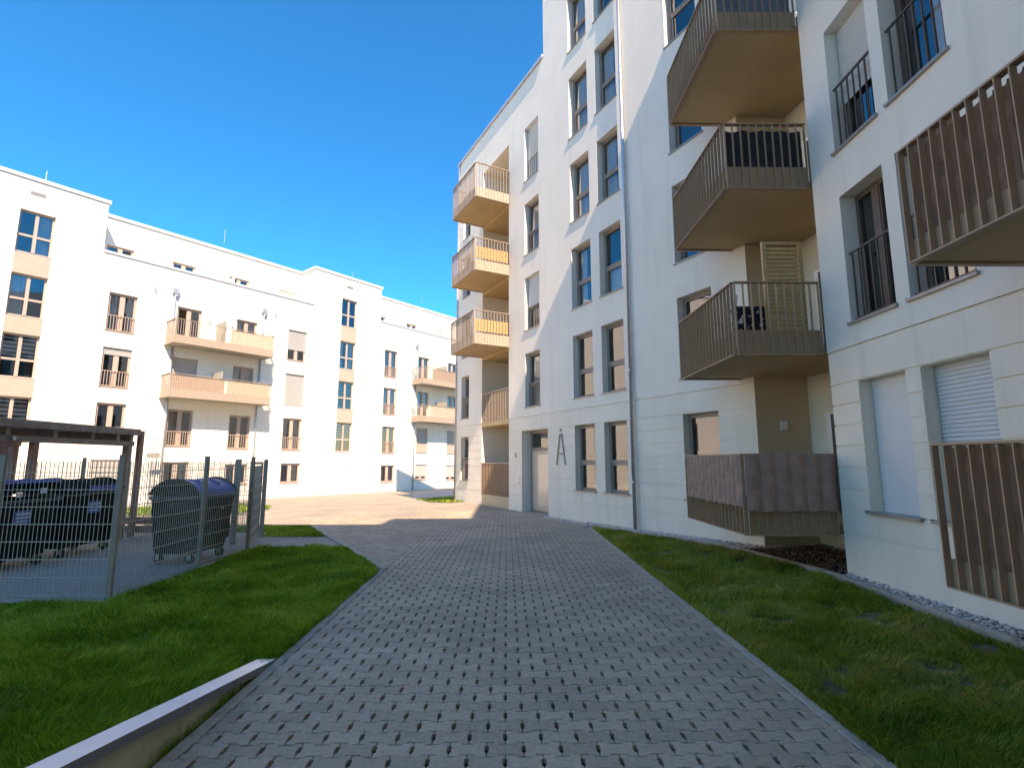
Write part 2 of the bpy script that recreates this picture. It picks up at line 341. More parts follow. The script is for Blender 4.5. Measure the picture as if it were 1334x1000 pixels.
b.box(-6.34, -6.0, .3, 12, ztop_l, ztop_l+.05); link('roof_coping', b.mesh('roof_coping', 'coping'), main, FM)
# loggia floors, back wall, jambs
b = MB(); b.quad((-3.65, 1.35, 0), (-1.41, 1.35, 0), (-1.41, 1.35, 13.16), (-3.65, 1.35, 13.16)); link('loggia_wall', b.mesh('loggia_wall', 'plaster_tan'), main, FM)
for z in (2.86, 5.42, 8.0, 10.72):
    b = MB(); b.box(-3.645, -1.415, .0, 1.345, z, z+.16); link('loggia_floor', b.mesh('loggia_floor', 'slab'), main, FM)
for z in (.35, 3.02, 5.58, 8.16, 10.88):
    window(main, FM @ T3(0, 1.35, 0), -2.05+.0, -1.45, z, z+1.9, kind='single', yd=-.03, sillw=False)
def lamp(parent, F, s, y, z, r=.07):
    b = MB(); n = 12
    ring = lambda rr, yy: [(s+rr*math.cos(2*math.pi*k/n), yy, z+rr*math.sin(2*math.pi*k/n)) for k in range(n)]
    A, B, C_ = ring(r, y), ring(r, y-.03), ring(r*.6, y-.06)
    for P, Q in ((A, B), (B, C_)):
        for k in range(n): b.quad(P[k], P[(k+1) % n], Q[(k+1) % n], Q[k])
    b.poly(C_); link('wall_lamp', b.mesh('wall_lamp', 'lamp'), parent, F)
lamp(main, FM, -2.75, 1.34, 4.62); lamp(main, FM, -2.7, 1.34, 2.05)
# entrance door
b = MB(); D = .36; b.box(-.51, 1.10, D-.01, D+.06, 0, .05); b.box(-.50, -.40, D-.03, D+.05, .05, 2.555); b.box(1.0, 1.09, D-.03, D+.05, .05, 2.555); b.box(-.40, 1.0, D-.03, D+.05, 2.47, 2.555); b.box(-.40, 1.0, D-.04, D+.05, 1.93, 2.02)
do = link('entrance_door', b.mesh('entrance_door', 'frame'), main, FM)
b = MB(); b.box(-.36, .99, D-.05, D+.03, .06, 1.92); link('door_leaf', b.mesh('door_leaf', mat('door_reflected_beige', (.58, .44, .33), .35, var=.03)), do, FM)  # leaf colour lightened: the sunlit block's reflection is put into the beige
b = MB(); b.quad((-.22, D-.054, .2), (.86, D-.054, .2), (.86, D-.054, 1.80), (-.22, D-.054, 1.80)); link('door_glass', b.mesh('door_glass', mat('door_panel_reflection', (.66, .52, .40), .12, var=.03, spec=.9)), do, FM)  # opaque stand-in for the glass, its beige is a painted reflection
b = MB(); b.box(-.40, 1.0, D+.01, D+.02, 2.02, 2.47); link('pane', b.mesh('pane', 'glass'), do, FM)
b = MB(); b.quad((-.5, D+.5, 0), (1.1, D+.5, 0), (1.1, D+.5, 2.56), (-.5, D+.5, 2.56)); b.quad((-.5, D+.06, 2.56), (-.5, D+.5, 2.56), (1.1, D+.5, 2.56), (1.1, D+.06, 2.56)); b.quad((-.505, D+.06, 0), (-.505, D+.5, 0), (-.505, D+.5, 2.56), (-.505, D+.06, 2.56)); link('interior', b.mesh('interior', 'room'), do, FM)
b = MB(); b.tube([(.82, D-.06, 1.42), (.82, D-.13, 1.42), (.82, D-.13, .72), (.82, D-.06, .72)], .014, 8); link('door_handle', b.mesh('door_handle', 'zinc'), do, FM)
b = MB(); b.box(-.51, 1.10, -.25, D-.01, -.02, .012); link('doorstep', b.mesh('doorstep', 'kerb'), main, FM)
# letter and name plates
def bar2(b, x0, z0, x1, z1, t, y0, y1):
    d = Vector((x1-x0, z1-z0)).normalized(); p = Vector((-d.y, d.x)) * t/2
    q = [(x0+p.x, z0+p.y), (x0-p.x, z0-p.y), (x1-p.x, z1-p.y), (x1+p.x, z1+p.y)]; i = len(b.v)
    b.v += [(a, y0, c) for a, c in q] + [(a, y1, c) for a, c in q]
    for f in ((0,1,2,3), (7,6,5,4), (0,4,5,1), (1,5,6,2), (2,6,7,3), (3,7,4,0)): b.f.append(tuple(i+k for k in f)); b.m.append(0)
b = MB(); bar2(b, 1.585, 1.49, 1.765, 2.34, .05, -.02, .003); bar2(b, 2.035, 1.49, 1.855, 2.34, .05, -.021, .003); b.box(1.745, 1.875, -.023, .003, 2.325, 2.37); bar2(b, 1.66, 1.80, 1.96, 1.80, .045, -.022, .003)
b.box(1.775, 1.845, -.02, .003, 2.44, 2.505)
link('building_letter', b.mesh('building_letter', 'frame'), main, FM, {'label': 'tall thin taupe letter A with a dot above it'})
b = MB(); b.box(-.97, -.87, -.012, .003, 1.72, 1.86); link('number_plate', b.mesh('number_plate', 'frame'), main, FM)
b = MB(); b.box(-.71, -.65, -.012, .003, 1.0, 1.12); b.box(-.71, -.65, -.012, .003, .86, .94); link('bell_plate', b.mesh('bell_plate', 'zinc'), main, FM)
# downpipes
def downpipe(parent, F, s, z0, z1, r=.042, off=-.075, br=2.6):
    b = MB(); b.tube([(s, off, z0), (s, off, z1)], r, 12); me = b.mesh('downpipe', 'zinc'); smooth(me); p = link('downpipe', me, parent, F)
    z = z0 + 1.1
    while z < z1:
        c = MB(); c.tube([(s, off, z-.02), (s, off, z+.02)], r+.008, 12); c.box(s-.012, s+.012, off+r, -.002, z-.012, z+.012); link('pipe_bracket', c.mesh('pipe_bracket', 'zinc'), p, F); z += br
downpipe(main, FM, 4.95, .02, ztop_r); downpipe(main, FM, -6.22, .02, ztop_l, .03, -.05)

# recess at the inner corner, return walls
A_ = (4.467, 9.28); B_ = (5.44, 9.30); C_ = (5.82, 7.25); D_ = (4.50, 7.13)
b = MB(); H = 14.95
b.quad((*A_, 0), (*B_, 0), (*B_, H), (*A_, H)); link('recess_wall', b.mesh('recess_wall', 'plaster_tan'), main, Matrix())
b = MB(); 
def lerp(p, q, t): return (p[0]+(q[0]-p[0])*t, p[1]+(q[1]-p[1])*t)
zs = [0, .7, 2.4, 3.2, 4.95, 5.75, 7.5, 8.4, 10.1, 11.0, 12.8, H]
E0, E1 = lerp(B_, C_, .18), lerp(B_, C_, .92)
b.quad((*B_, 0), (*E0, 0), (*E0, H), (*B_, H)); b.quad((*E1, 0), (*C_, 0), (*C_, H), (*E1, H))
for i in range(0, len(zs)-1, 2): b.quad((*E0, zs[i]), (*E1, zs[i]), (*E1, zs[i+1]), (*E0, zs[i+1]))
b.quad((*C_, 0), (*D_, 0), (*D_, H), (*C_, H)); link('wall', b.mesh('wall', 'plaster_low'), main, Matrix())
dd = (Vector(E1)-Vector(E0)); FE = frame(E0, tuple(dd.normalized()))
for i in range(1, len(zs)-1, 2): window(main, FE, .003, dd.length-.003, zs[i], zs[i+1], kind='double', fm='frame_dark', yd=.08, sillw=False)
dv = Vector(B_)-Vector(A_); FR = frame(A_, tuple(dv.normalized())); b = MB(); b.box(.42, .53, -.05, -.002, 2.14, 2.30); link('wall_lamp', b.mesh('wall_lamp', 'lamp'), main, FR)

# near wing
nw = []
NR = [(.98, 2.62), (3.38, 5.12), (5.76, 7.60), (8.24, 9.97), (10.95, 12.65)]
for r, (a, c) in enumerate(NR):
    rl = (.95, .05, .11, False) if r else None
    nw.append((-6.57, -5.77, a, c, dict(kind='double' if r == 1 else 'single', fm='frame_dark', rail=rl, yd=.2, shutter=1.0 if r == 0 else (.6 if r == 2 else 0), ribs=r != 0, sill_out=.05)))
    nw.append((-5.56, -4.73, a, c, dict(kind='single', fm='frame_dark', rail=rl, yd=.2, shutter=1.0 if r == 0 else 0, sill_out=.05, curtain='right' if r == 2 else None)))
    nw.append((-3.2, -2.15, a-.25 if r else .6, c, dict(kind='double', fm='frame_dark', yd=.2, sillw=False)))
nh = [w[:4] for w in nw]; NS = 3.09
wall('wall', main, FN, -7.13, 3.6, 0, NS, nh, 'plaster_low', y=.022, depth=.22)
wall('wall', main, FN, -7.13, 3.6, NS, 14.95, nh, 'plaster', y=-.01, depth=.22)
b = MB(); b.box(-7.13, 3.6, -.01, .03, NS-.004, NS); link('string_course', b.mesh('string_course', 'plaster'), main, FN)
bands(main, FN, -7.13, 3.6, [0, .67, .98, 1.23, 1.51, 1.79, 2.07, 2.34, 2.62, 3.075], nh, 'plaster_low', y0=.002)
for w in nw: window(main, FN, *w[:4], **w[4])
# flat white panel of the closed shutter on the ground floor
b = MB(); b.quad((-7.13, 0, 14.9), (3.6, 0, 14.9), (3.6, 11, 14.9), (-7.13, 11, 14.9)); b.quad((3.6, 0, 0), (3.6, 11, 0), (3.6, 11, 14.95), (3.6, 0, 14.95)); b.quad((-7.13, 11, 0), (-7.13, .77, 0), (-7.13, .77, 14.95), (-7.13, 11, 14.95)); link('roof', b.mesh('roof', 'plaster'), main, FN)
b = MB(); b.box(-7.15, 3.6, -.03, .3, 14.95, 15.0); link('roof_coping', b.mesh('roof_coping', 'coping'), main, FN)

# ------------------------------------------------------------------ balconies
def balcony(parent, foot, path, zb, zt, sp=.105, apron=.40, fin=(.008, .045), mats=('taupe', 'slab', 'taupe'), single=True, top=.14, label=None, skip_apron=False):
    """foot = slab polygon (world xy), path = outer polyline carrying the bars; slab (part) > apron, rail, baluster"""
    b = MB(); b.prism(foot, zb+.012, zb+top, 0); 
    sl_ = link('balcony', b.mesh('balcony', mats[1]), parent, Matrix())
    if label: sl_['label'] = label
    ap = MB(); rl = MB(); bars = MB(); fm = None
    cx = sum(p[0] for p in foot)/len(foot); cy = sum(p[1] for p in foot)/len(foot)
    sps = sp
    for seg, (a, c) in enumerate(zip(path[:-1], path[1:])):
        sp = sps[seg] if isinstance(sps, list) else sps
        va, vc = Vector(a), Vector(c); d = (vc-va); L = d.length; d.normalize(); n = Vector((d.y, -d.x))
        if n.dot(Vector((cx, cy))-va) > 0: n = -n
        ang = math.atan2(d.y, d.x); Tm = Matrix.Translation((a[0], a[1], 0)) @ Matrix.Rotation(ang, 4, 'Z'); sgn = 1 if (Matrix.Rotation(ang, 3, 'Z') @ Vector((0, 1, 0))).xy.dot(n) > 0 else -1
        def bx(m, x0, x1, y0, y1, z0, z1): m.box(x0, x1, min(y0*sgn, y1*sgn), max(y0*sgn, y1*sgn), z0, z1, T=Tm)
        rl = MB(); bx(rl, -.015, L+.015, -.012, .055, zt-.018, zt); link('handrail', rl.mesh('handrail', mats[0]), sl_, Matrix())
        rl = MB(); bx(rl, 0, L, .0, .06, zb-.008, zb+.006); link('bottom_rail', rl.mesh('bottom_rail', mats[0]), sl_, Matrix())
        ap = MB(); bx(ap, .004, L-.004, .002, .008, zb+.006, zb+apron); link('apron', ap.mesh('apron', mats[2]), sl_, Matrix())
        if L > 1 and single:
            for fx in (.3, .82):
                for dz_ in (.14, .22): q = MB(); q.tube([tuple(Tm @ Vector((L*fx, .006*sgn, zb+dz_))), tuple(Tm @ Vector((L*fx, .03*sgn, zb+dz_)))], .011, 8); link('fixing', q.mesh('fixing', mats[0]), sl_, Matrix())
        n_ = max(2, round(L/sp))
        for k in range(n_+1):
            x = L*k/n_; hh = zt-.019-(zb+.007)
            if single:
                me = cached(('fin', round(hh, 3), fin, mats[0]), lambda: (lambda q: (q.box(-fin[0]/2, fin[0]/2, .0085, .0085+fin[1], 0, hh), q.mesh('baluster', mats[0]))[-1])(MB()))
                Wm = Tm @ T3(x, 0, zb+.007) @ (Matrix.Identity(4) if sgn > 0 else Matrix.Rotation(math.pi, 4, 'Z'))
                link('baluster', me, sl_, Wm)
            else: bx(bars, x-fin[0]/2, x+fin[0]/2, .0085, .0085+fin[1], zb+.007, zt-.019)
    if not single: o = link('baluster', bars.mesh('baluster', mats[0]), sl_, Matrix()); o['kind'] = 'stuff'
    return sl_
def wpt(F, s, y): v = F @ Vector((s, y, 0)); return (v.x, v.y)
for zb, zt in ((.61, 1.70), (3.09, 4.16), (5.60, 6.65), (8.23, 9.28)):
    balcony(main, [(3.29, 7.26), (4.49, 7.26), (5.79, 7.30), (5.42, 9.28), (4.46, 9.265), (4.345, 9.49), (3.29, 9.49)], [(4.345, 9.5), (3.28, 9.5), (3.28, 7.25), (4.49, 7.25)], zb, zt, sp=[.128, .125, .123], apron=.36)
for zb, zt in ((.663, 1.736), (3.215, 4.21)):
    balcony(main, [(3.39, 4.07), (4.49, 4.07), (4.49, 1.2), (3.39, 1.2)], [(4.49, 4.08), (3.38, 4.08), (3.38, 1.2), (4.49, 1.19)], zb, zt, sp=.11, fin=(.010, .052), apron=.2)
# loggia balconies standing proud of the far wall
M['beige_metal'] = mat('beige_metal', (.44, .355, .28), .5, var=.05, nscale=4, spec=.4)  # paler copy of the taupe balcony metal, sunlight put into its colour
M['beige_fin'] = M['beige_metal']
for zb, zt in ((5.52, 6.70), (8.12, 9.30), (10.82, 12.10)):
    balcony(main, [wpt(FM, -3.55, -1.29), wpt(FM, -1.43, -1.29), wpt(FM, -1.43, -.01), wpt(FM, -3.55, -.01)],
            [wpt(FM, -3.56, 0), wpt(FM, -3.56, -1.3), wpt(FM, -1.42, -1.3), wpt(FM, -1.42, 0)], zb, zt, sp=.118, fin=(.012, .03), apron=.38, mats=('beige_metal', 'slab', 'beige_metal'))
for z0, z1 in ((2.93, 4.12), (.40, 1.53)):
    b = MB(); b.box(-3.645, -1.415, .03, .04, z0, z1-.03); rp = link('loggia_railing', b.mesh('loggia_railing', 'taupe'), main, FM)
    b = MB(); b.box(-3.645, -1.415, .0, .06, z1-.03, z1); link('handrail', b.mesh('handrail', 'beige_metal'), rp, FM)
    me = (lambda q: (q.box(-.006, .006, -.0, .029, 0, z1-z0-.03), q.mesh('baluster', M['beige_fin'] if z0 > 1 else M['taupe']))[-1])(MB())
    for k in range(18): link('baluster', me, rp, FM @ T3(-3.6+k*.127, 0, z0))
b = MB(); b.box(-3.645, -1.415, .03, .3, 0, .385); link('loggia_wall', b.mesh('loggia_wall', 'plaster_tan'), main, FM)

# ================================================================== LEFT BUILDING
left = thing('apartment_building', 'long sunlit white apartment block across the plaza with beige balconies and square windows', 'building', FL)
ZT = 10.9; ZP = 9.06; SB = 1.25
LW = []
def add(s0, s1, z0, z1, **k): LW.append((s0, s1, z0, z1, k))
cross = [(8.34, 9.78), (6.22, 7.62), (4.22, 5.64), (2.20, 3.62)]
for (a, c), cu in zip(cross, (None, None, 'blind', 'blind')): add(-12.58, -11.68, a, c, kind='cross', curtain=cu)
for (a, c), cu in zip([(8.33, 9.76), (6.14, 7.55), (4.11, 5.52), (2.04, 3.47)], (None, None, 'blind', 'blind')): add(-.52, .38, a, c, kind='cross', curtain=cu)
rl = (.6, .04, .08, False)
for a, c, k in ((6.2, 7.62, {}), (4.18, 5.61, dict(shutter=.16)), (2.19, 3.62, {})): add(-9.99, -9.12, a, c, kind='double', rail=rl, **k)
add(-9.97, -9.1, .8, 1.64, kind='double', shutter=1., shut='blind_grey')
add(-3.23, -2.31, 6.15, 7.59, kind='double', shutter=.62); add(-3.23, -2.31, 4.1, 5.54, kind='double', shutter=.98); add(-3.23, -2.31, 2.06, 3.51, kind='double', rail=rl); add(-3.2, -2.27, .62, 1.48, kind='double')
for a, c, k in ((6.07, 7.56, dict(curtain='full')), (4.03, 5.49, dict(curtain='full')), (1.98, 3.41, dict(curtain=None))): add(2.23, 3.12, a, c, kind='double', rail=rl, **k)
add(2.24, 3.16, .49, 1.37, kind='double')
for s0, s1, off in ((-7.79, -6.9, 0), (-5.54, -4.66, -.03), (4.61, 5.48, -.05), (7.0, 7.85, -.07)):
    add(s0, s1, 6.12, 7.6+off, kind='double'); add(s0, s1, 4.1, 5.58+off, kind='double', **({'shutter': 1., 'shut': 'blind_grey'} if s0 < -7 else {}), **({'curtain': 'full'} if s0 > -7 else {}))
    add(s0, s1, 2.13+off*2, 3.56+off*2.4, kind='double', rail=rl, **({'shutter': .98, 'shut': 'blind_grey'} if s0 > 4 else {})); add(s0, s1, .8+off*5, 1.55+off*3, kind='double', **({'shutter': .75, 'shut': 'blind_grey'} if s0 > 4 else {}))
# continue beyond the frame, to the left
for s0 in (-14.9, -17.4, -20.0):
    for a, c in ((6.2, 7.62), (4.18, 5.61), (2.19, 3.62), (.8, 1.64)): add(s0, s0+.9, a, c, kind='double')
lh = [w[:4] for w in LW]; LS = 1.87; S0, S1 = -24, 14
wall('wall', left, FL, S0, S1, 0, LS, lh, 'plaster', y=.022, depth=.14)
for a, c in ((S0, -10.3), (-2.05, 1.88)): wall('wall', left, FL, a, c, LS, ZT, lh, 'plaster', y=-.01, depth=.14)
for a, c in ((-10.3, -2.05), (1.88, S1)): wall('wall', left, FL, a, c, LS, ZP, lh, 'plaster', y=-.01, depth=.14)
b = MB(); b.box(S0, S1, -.01, .03, LS-.004, LS); link('string_course', b.mesh('string_course', 'plaster'), left, FL)
bands(left, FL, S0, S1, [0, .43, .65, .87, 1.1, 1.28, 1.48, 1.862], lh, 'plaster')
for w in LW:
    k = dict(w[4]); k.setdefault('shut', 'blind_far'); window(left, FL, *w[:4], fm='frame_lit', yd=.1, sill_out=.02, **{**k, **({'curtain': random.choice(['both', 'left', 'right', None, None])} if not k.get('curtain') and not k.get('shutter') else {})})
# tan infill panels between the stair windows
for s0, s1, zz in ((-12.58, -11.68, cross), (-.52, .38, [(8.33, 9.76), (6.14, 7.55), (4.11, 5.52), (2.04, 3.47)])):
    for i in range(3):
        b = MB(); b.box(s0, s1, -.022, -.008, zz[i+1][1], zz[i][0]-.033); link('infill_panel', b.mesh('infill_panel', 'plaster_beige'), left, FL)
# parapets, setback storey, roofs
for a, c in ((-10.3, -2.05), (1.88, S1)):
    sh = []
    if a < 0: sh = [(x, x+.88, 8.9, 9.78) for x in (-9.95, -7.73, -5.47, -3.19)]
    else: sh = [(x, x+.82, 8.9, 9.77) for x in (2.35, 4.72, 6.96, 9.6)]
    wall('wall', left, FL, a, c, 8.7, ZT, sh, 'plaster', y=SB, depth=SB+.1)
    for i, h in enumerate(sh): window(left, FL @ T3(0, SB, 0), *h, kind='double', fm='frame_lit', yd=.08, sillw=False, shutter=.95 if (a < 0 and i == 3) or (a > 0 and i == 2) else 0, shut='blind_grey')
    b = MB(); b.quad((a, -.01, 8.7), (c, -.01, 8.7), (c, SB, 8.7), (a, SB, 8.7)); b.quad((a, .25, ZP), (c, .25, ZP), (c, .25, 8.7), (a, .25, 8.7)); link('terrace', b.mesh('terrace', 'plaster'), left, FL)
    b = MB(); b.box(a, c, -.05, .28, ZP, ZP+.045); b.box(a, c, -.052, -.035, ZP-.05, ZP); link('parapet_coping', b.mesh('parapet_coping', 'coping'), left, FL)
    b = MB(); b.box(a, c, SB-.06, SB+.25, ZT, ZT+.05); b.box(a, c, SB-.06, SB-.04, ZT-.06, ZT); link('roof_coping', b.mesh('roof_coping', 'coping_white'), left, FL)
    b = MB(); b.box(a+(4.6 if a < 0 else 4.45), a+(4.6 if a < 0 else 4.45)+.05, .26, SB-.01, 8.7, 9.42); link('divider_panel', b.mesh('divider_panel', 'plaster'), left, FL)
b = MB()
for s, d in ((-10.3, 1), (-2.05, -1), (1.88, 1)):
    b.quad((s, -.01, 8.6), (s, SB, 8.6), (s, SB, ZT), (s, -.01, ZT))
b.quad((S0, 0, ZT-.05), (S1, 0, ZT-.05), (S1, 0, ZT-.05), (S0, 0, ZT-.05)) if 0 else None
for a, c, y in ((S0, -10.3, 0), (-10.3, -2.05, SB), (-2.05, 1.88, 0), (1.88, S1, SB)): b.quad((a, y, ZT-.03), (c, y, ZT-.03), (c, 12, ZT-.03), (a, 12, ZT-.03))
b.quad((S0, 12, 0), (S1, 12, 0), (S1, 12, ZT), (S0, 12, ZT)); b.quad((S0, 0, 0), (S0, 12, 0), (S0, 12, ZT), (S0, 0, ZT)); b.quad((S1, 0, 0), (S1, 12, 0), (S1, 12, ZT), (S1, 0, ZT))
link('wall', b.mesh('wall', 'plaster'), left, FL)
for a, c in ((S0, -10.27), (-2.08, 1.91)): b = MB(); b.box(a, c, -.06, .25, ZT+.002, ZT+.055); b.box(a, c, -.06, -.04, ZT-.06, ZT+.002); link('roof_coping', b.mesh('roof_coping', 'coping_white'), left, FL)
for a in (-2.11, -10.27, 1.91): b = MB(); b.box(a, a+.03, -.06, SB+.1, ZT-.06, ZT+.055); link('roof_coping', b.mesh('roof_coping', 'coping_white'), left, FL)
for s, z in ((-12.2, 10.4), (-.1, 10.4)):
    b = MB(); b.box(s-.2, s+.2, -.016, -.004, z-.07, z+.07)
    for k in range(4): b.box(s-.18, s+.18, -.022, -.014, z-.055+k*.03, z-.04+k*.03)
    link('air_vent', b.mesh('air_vent', 'sill'), left, FL)
for s in (-12, -6.1, .35, 5.2):
    b = MB(); b.tube([(s, .5, ZT), (s, .5, ZT+.62)], .012, 6); link('lightning_rod', b.mesh('lightning_rod', 'zinc'), left, FL)
def lbalc(s0, s1, zb, zt, cover=None):
    P = lambda s, y: wpt(FL, s, y); D = .93; wz = lambda z: z*LSC + LZ
    o = balcony(left, [P(s0+.01, -.01), P(s0+.01, -D+.01), P(s1-.01, -D+.01), P(s1-.01, -.01)], [P(s0, 0), P(s0, -D), P(s1, -D), P(s1, 0)], wz(zb), wz(zt), sp=.105, fin=(.014, .024), apron=.37, mats=('beige_lit', 'plaster_beige', 'beige_lit'), single=False, top=.1)
    m = (s0+s1)/2; b = MB(); b.box(m-.1, m-.07, -D+.02, -.012, zb+.1, zt+.28); link('divider_panel', b.mesh('divider_panel', 'plaster_beige'), o, FL)
    if cover:
        for a, c, mt in cover: b = MB(); b.box(a, c, -D+.012, -D+.02, zb+.28, zt-.05); link('privacy_sheet', b.mesh('privacy_sheet', mt), o, FL)
M['beige_lit'] = mat('beige_metal_far', (.385, .325, .265), .5, var=.04, spec=.3)  # sunlit copy of the balcony metal for the far block
M['sheet_cream'] = mat('cream_sheet', (.47, .385, .29), .8, var=.05); M['sheet_rose'] = mat('rose_sheet', (.37, .275, .215), .8, var=.05); M['sheet_light'] = mat('light_sheet', (.56, .46, .36), .8, var=.06)
lbalc(-8.1, -4.36, 5.98, 6.89, [(-6.1, -4.4, 'sheet_light')]); lbalc(-8.1, -4.36, 3.94, 4.82, [(-8.05, -6.2, 'sheet_rose'), (-6.1, -4.4, 'sheet_cream')])
lbalc(4.22, 8.02, 5.86, 6.81, [(4.9, 7.0, 'sheet_rose')]); lbalc(4.22, 8.02, 3.75, 4.70, [(4.8, 7.9, 'sheet_light')])
for s in (-7.86, -4.46, 4.4): downpipe(left, FL, s, .02, 5.95, .035, -.07, 1.9)
for s in (-7.93, -4.43, 4.44):
    b = MB(); b.box(s-.1, s+.1, -.16, -.012, 8.05, 8.25); b.tube([(s+.06, -.1, 7.95), (s+.03, -.1, 8.05)], .06, 8); b.tube([(s, -.08, 8.05), (s, -.08, 6.05)], .032, 8); link('rainwater_hopper', b.mesh('rainwater_hopper', 'zinc'), left, FL)
for s in (-8.62, -3.93, 3.95):
    b = MB(); b.tube([(s, -.01, 8.2), (s-.03, -.1, 8.12), (s+.02, -.11, 8.0), (s+.05, -.08, 7.93)], .018, 6); link('overflow_spout', b.mesh('overflow_spout', 'frame'), left, FL)
lamp(left, FL, -6.62, -.01, 7.22, .05); lamp(left, FL, -5.72, -.01, 7.22, .05); lamp(left, FL, 5.9, -.01, 7.1, .05)
b = MB(); b.box(.05, .12, -.02, .003, 1.32, 1.37); link('wall_lamp', b.mesh('wall_lamp', 'frame'), left, FL)

# block behind the viewer (throws the shade over path and lawns)
back = thing('apartment_building', 'tall white apartment block closing the courtyard behind the viewer', 'building', T3(0, -3.6, 0))
FB = frame((0, -3.6), (-1, 0))
bw = [(s, s+.95, z, z+1.75, {}) for s in (-3.5, -1.6, 2.2, 4.4) for z in (3.3, 6.1, 8.9, 11.7, 14.6)]
bh = [w[:4] for w in bw] + [(-1.9, 1.9, 0, 2.9, 1.5)]
wall('wall', back, FB, -4.75, 7, 0, 18.55, bh, 'plaster', y=0)
for w in bw: window(back, FB, *w[:4])
b = MB(); b.box(-11, -4.1, -.0, 8, 0, 20.0)
b.quad((-4.1, 0, 18.5), (7, 0, 18.5), (7, 8, 18.5), (-4.1, 8, 18.5)); b.quad((7, 0, 0), (7, 8, 0), (7, 8, 18.55), (7, 0, 18.55)); b.quad((-1.9, 1.5, 0), (1.9, 1.5, 0), (1.9, 1.5, 2.9), (-1.9, 1.5, 2.9))
b.quad((-4.1, 8, 0), (7, 8, 0), (7, 8, 18.55), (-4.1, 8, 18.55))
link('roof', b.mesh('roof', 'plaster'), back, FB)

# ================================================================== GROUND
def sheet(name, poly, z, material, kind='structure', slope=False, fz=None):
    b = MB(); b.poly([(p[0], p[1], z + (.1*(p[0]-2.06)/2.1 if slope else 0) + (fz(*p) if fz else 0)) for p in poly]); o = link(name, b.mesh(name, material)); o['kind'] = kind; return o
b = MB(); b.quad((-600, -600, -.42), (600, -600, -.42), (600, 600, -.42), (-600, 600, -.42)); o = link('ground', b.mesh('ground', 'earth')); o['kind'] = 'structure'
K1 = (-1.80, 8.10); K2 = (-4.80, 13.35)
LO = Vector((-9.84, 31.98)); LNF = Vector((.7771, -.6293)); LD = Vector((.6293, .7771)); UF = 13.0
def pz(x, y): u = (x-LO.x)*LNF.x + (y-LO.y)*LNF.y; return LZ*min(1, max(0, 1-u/UF))
def clip_u(poly, u0, keep_below):
    out = []; f = lambda p: ((p[0]-LO.x)*LNF.x + (p[1]-LO.y)*LNF.y - u0) * (1 if keep_below else -1)
    for i in range(len(poly)):
        a, c = poly[i], poly[(i+1) % len(poly)]; fa, fc = f(a), f(c)
        if fa <= 0: out.append(a)
        if (fa < 0) != (fc < 0): t = fa/(fa-fc); out.append((a[0]+(c[0]-a[0])*t, a[1]+(c[1]-a[1])*t))
    return out
def drop(p):
    x, y = p
    for _ in range(20): k = (1.6-pz(x, y))/1.6; x, y = p[0]*k, p[1]*k
    return (x, y)
PLZ = [(-60, 13.66), (-4.9, 13.66), (-4.7, 13.4), (-2.6, 13.66), (3.2, 13.66), (3.2, 30), (14, 60), (-60, 60)]
sheet('plaza', clip_u(PLZ, UF, False), -.004, 'plaza'); sheet('plaza', clip_u(clip_u(PLZ, UF, True), 0, False), -.004, 'plaza', fz=pz)
sheet('path_bed', [(-4.9, .2), (2.1, .2), (2.1, 14.2), (1.2, 15.8), (-4.9, 16)], -.034, 'bed')
# pavers: dog-bone blocks with a slot between the ends
PX, PY, AMP = .21, .13, .0115
def paver_outline(gap=.0022):
    h = PY/2 - gap; e = PX/2 - gap; nx = .0100
    up = [(-e+.004, h+AMP), (-.062, h+AMP), (-.036, h-AMP), (.036, h-AMP), (.062, h+AMP), (e-.004, h+AMP)]
    right = [(e, h+AMP-.006), (e, .037), (e-nx, .033), (e-nx, -.033), (e, -.037), (e, -h-AMP+.006)]
    dn = [(-x, -y) for x, y in up]; lf = [(-x, -y) for x, y in right]
    return (up + right + dn + lf)[::-1]
def paver_mesh(chamf=True):
    o = np.array(paver_outline()); n = len(o); b = MB(); c = .004
    ins = o.copy(); ins[:, 0] -= np.sign(o[:, 0])*c; ins[:, 1] -= np.sign(o[:, 1])*c
    if chamf: V = [(*p, -.028) for p in o] + [(*p, -.004) for p in o] + [(*p, 0.) for p in ins]; L = 3
    else: V = [(*p, -.02) for p in o] + [(*p, 0.) for p in o]; L = 2
    b.v = V
    for l in range(L-1):
        for k in range(n): j = (k+1) % n; b.f.append((l*n+k, l*n+j, (l+1)*n+j, (l+1)*n+k)); b.m.append(0)
    b.f.append(tuple((L-1)*n+k for k in range(n))); b.m.append(0); return b
pm = paver_mesh(); pmesh = pm.mesh('paver', 'paver')
path = link('path', None, None, T3(0, 3, 0)); path['kind'] = 'structure'
XL, XR = -1.79, 1.985
def rows_iter(y0, y1):
    r = 0; y = y0
    while y < y1: yield r, y; r += 1; y += PY
cells = []
for r, y in rows_iter(.6, 17.4):
    x = XL + PX/2 - (PX/2 if r % 2 else 0)
    while x < XR + PX*.3:
        cells.append((x, y, r)); x += PX
def clipx(me_b, x, y, xl, xr):
    return [(min(max(v[0]+x, xl), xr), v[1]+y, v[2]) for v in me_b.v]
near = [c for c in cells if c[1] > 2.62 and abs(c[0])/c[1] < 1.0]; near.sort(key=lambda c: c[1]); near = near[:300]; ns = set(near)
def jit(): return (random.gauss(0, .0010), random.gauss(0, R(.35)), random.gauss(0, R(.35)))
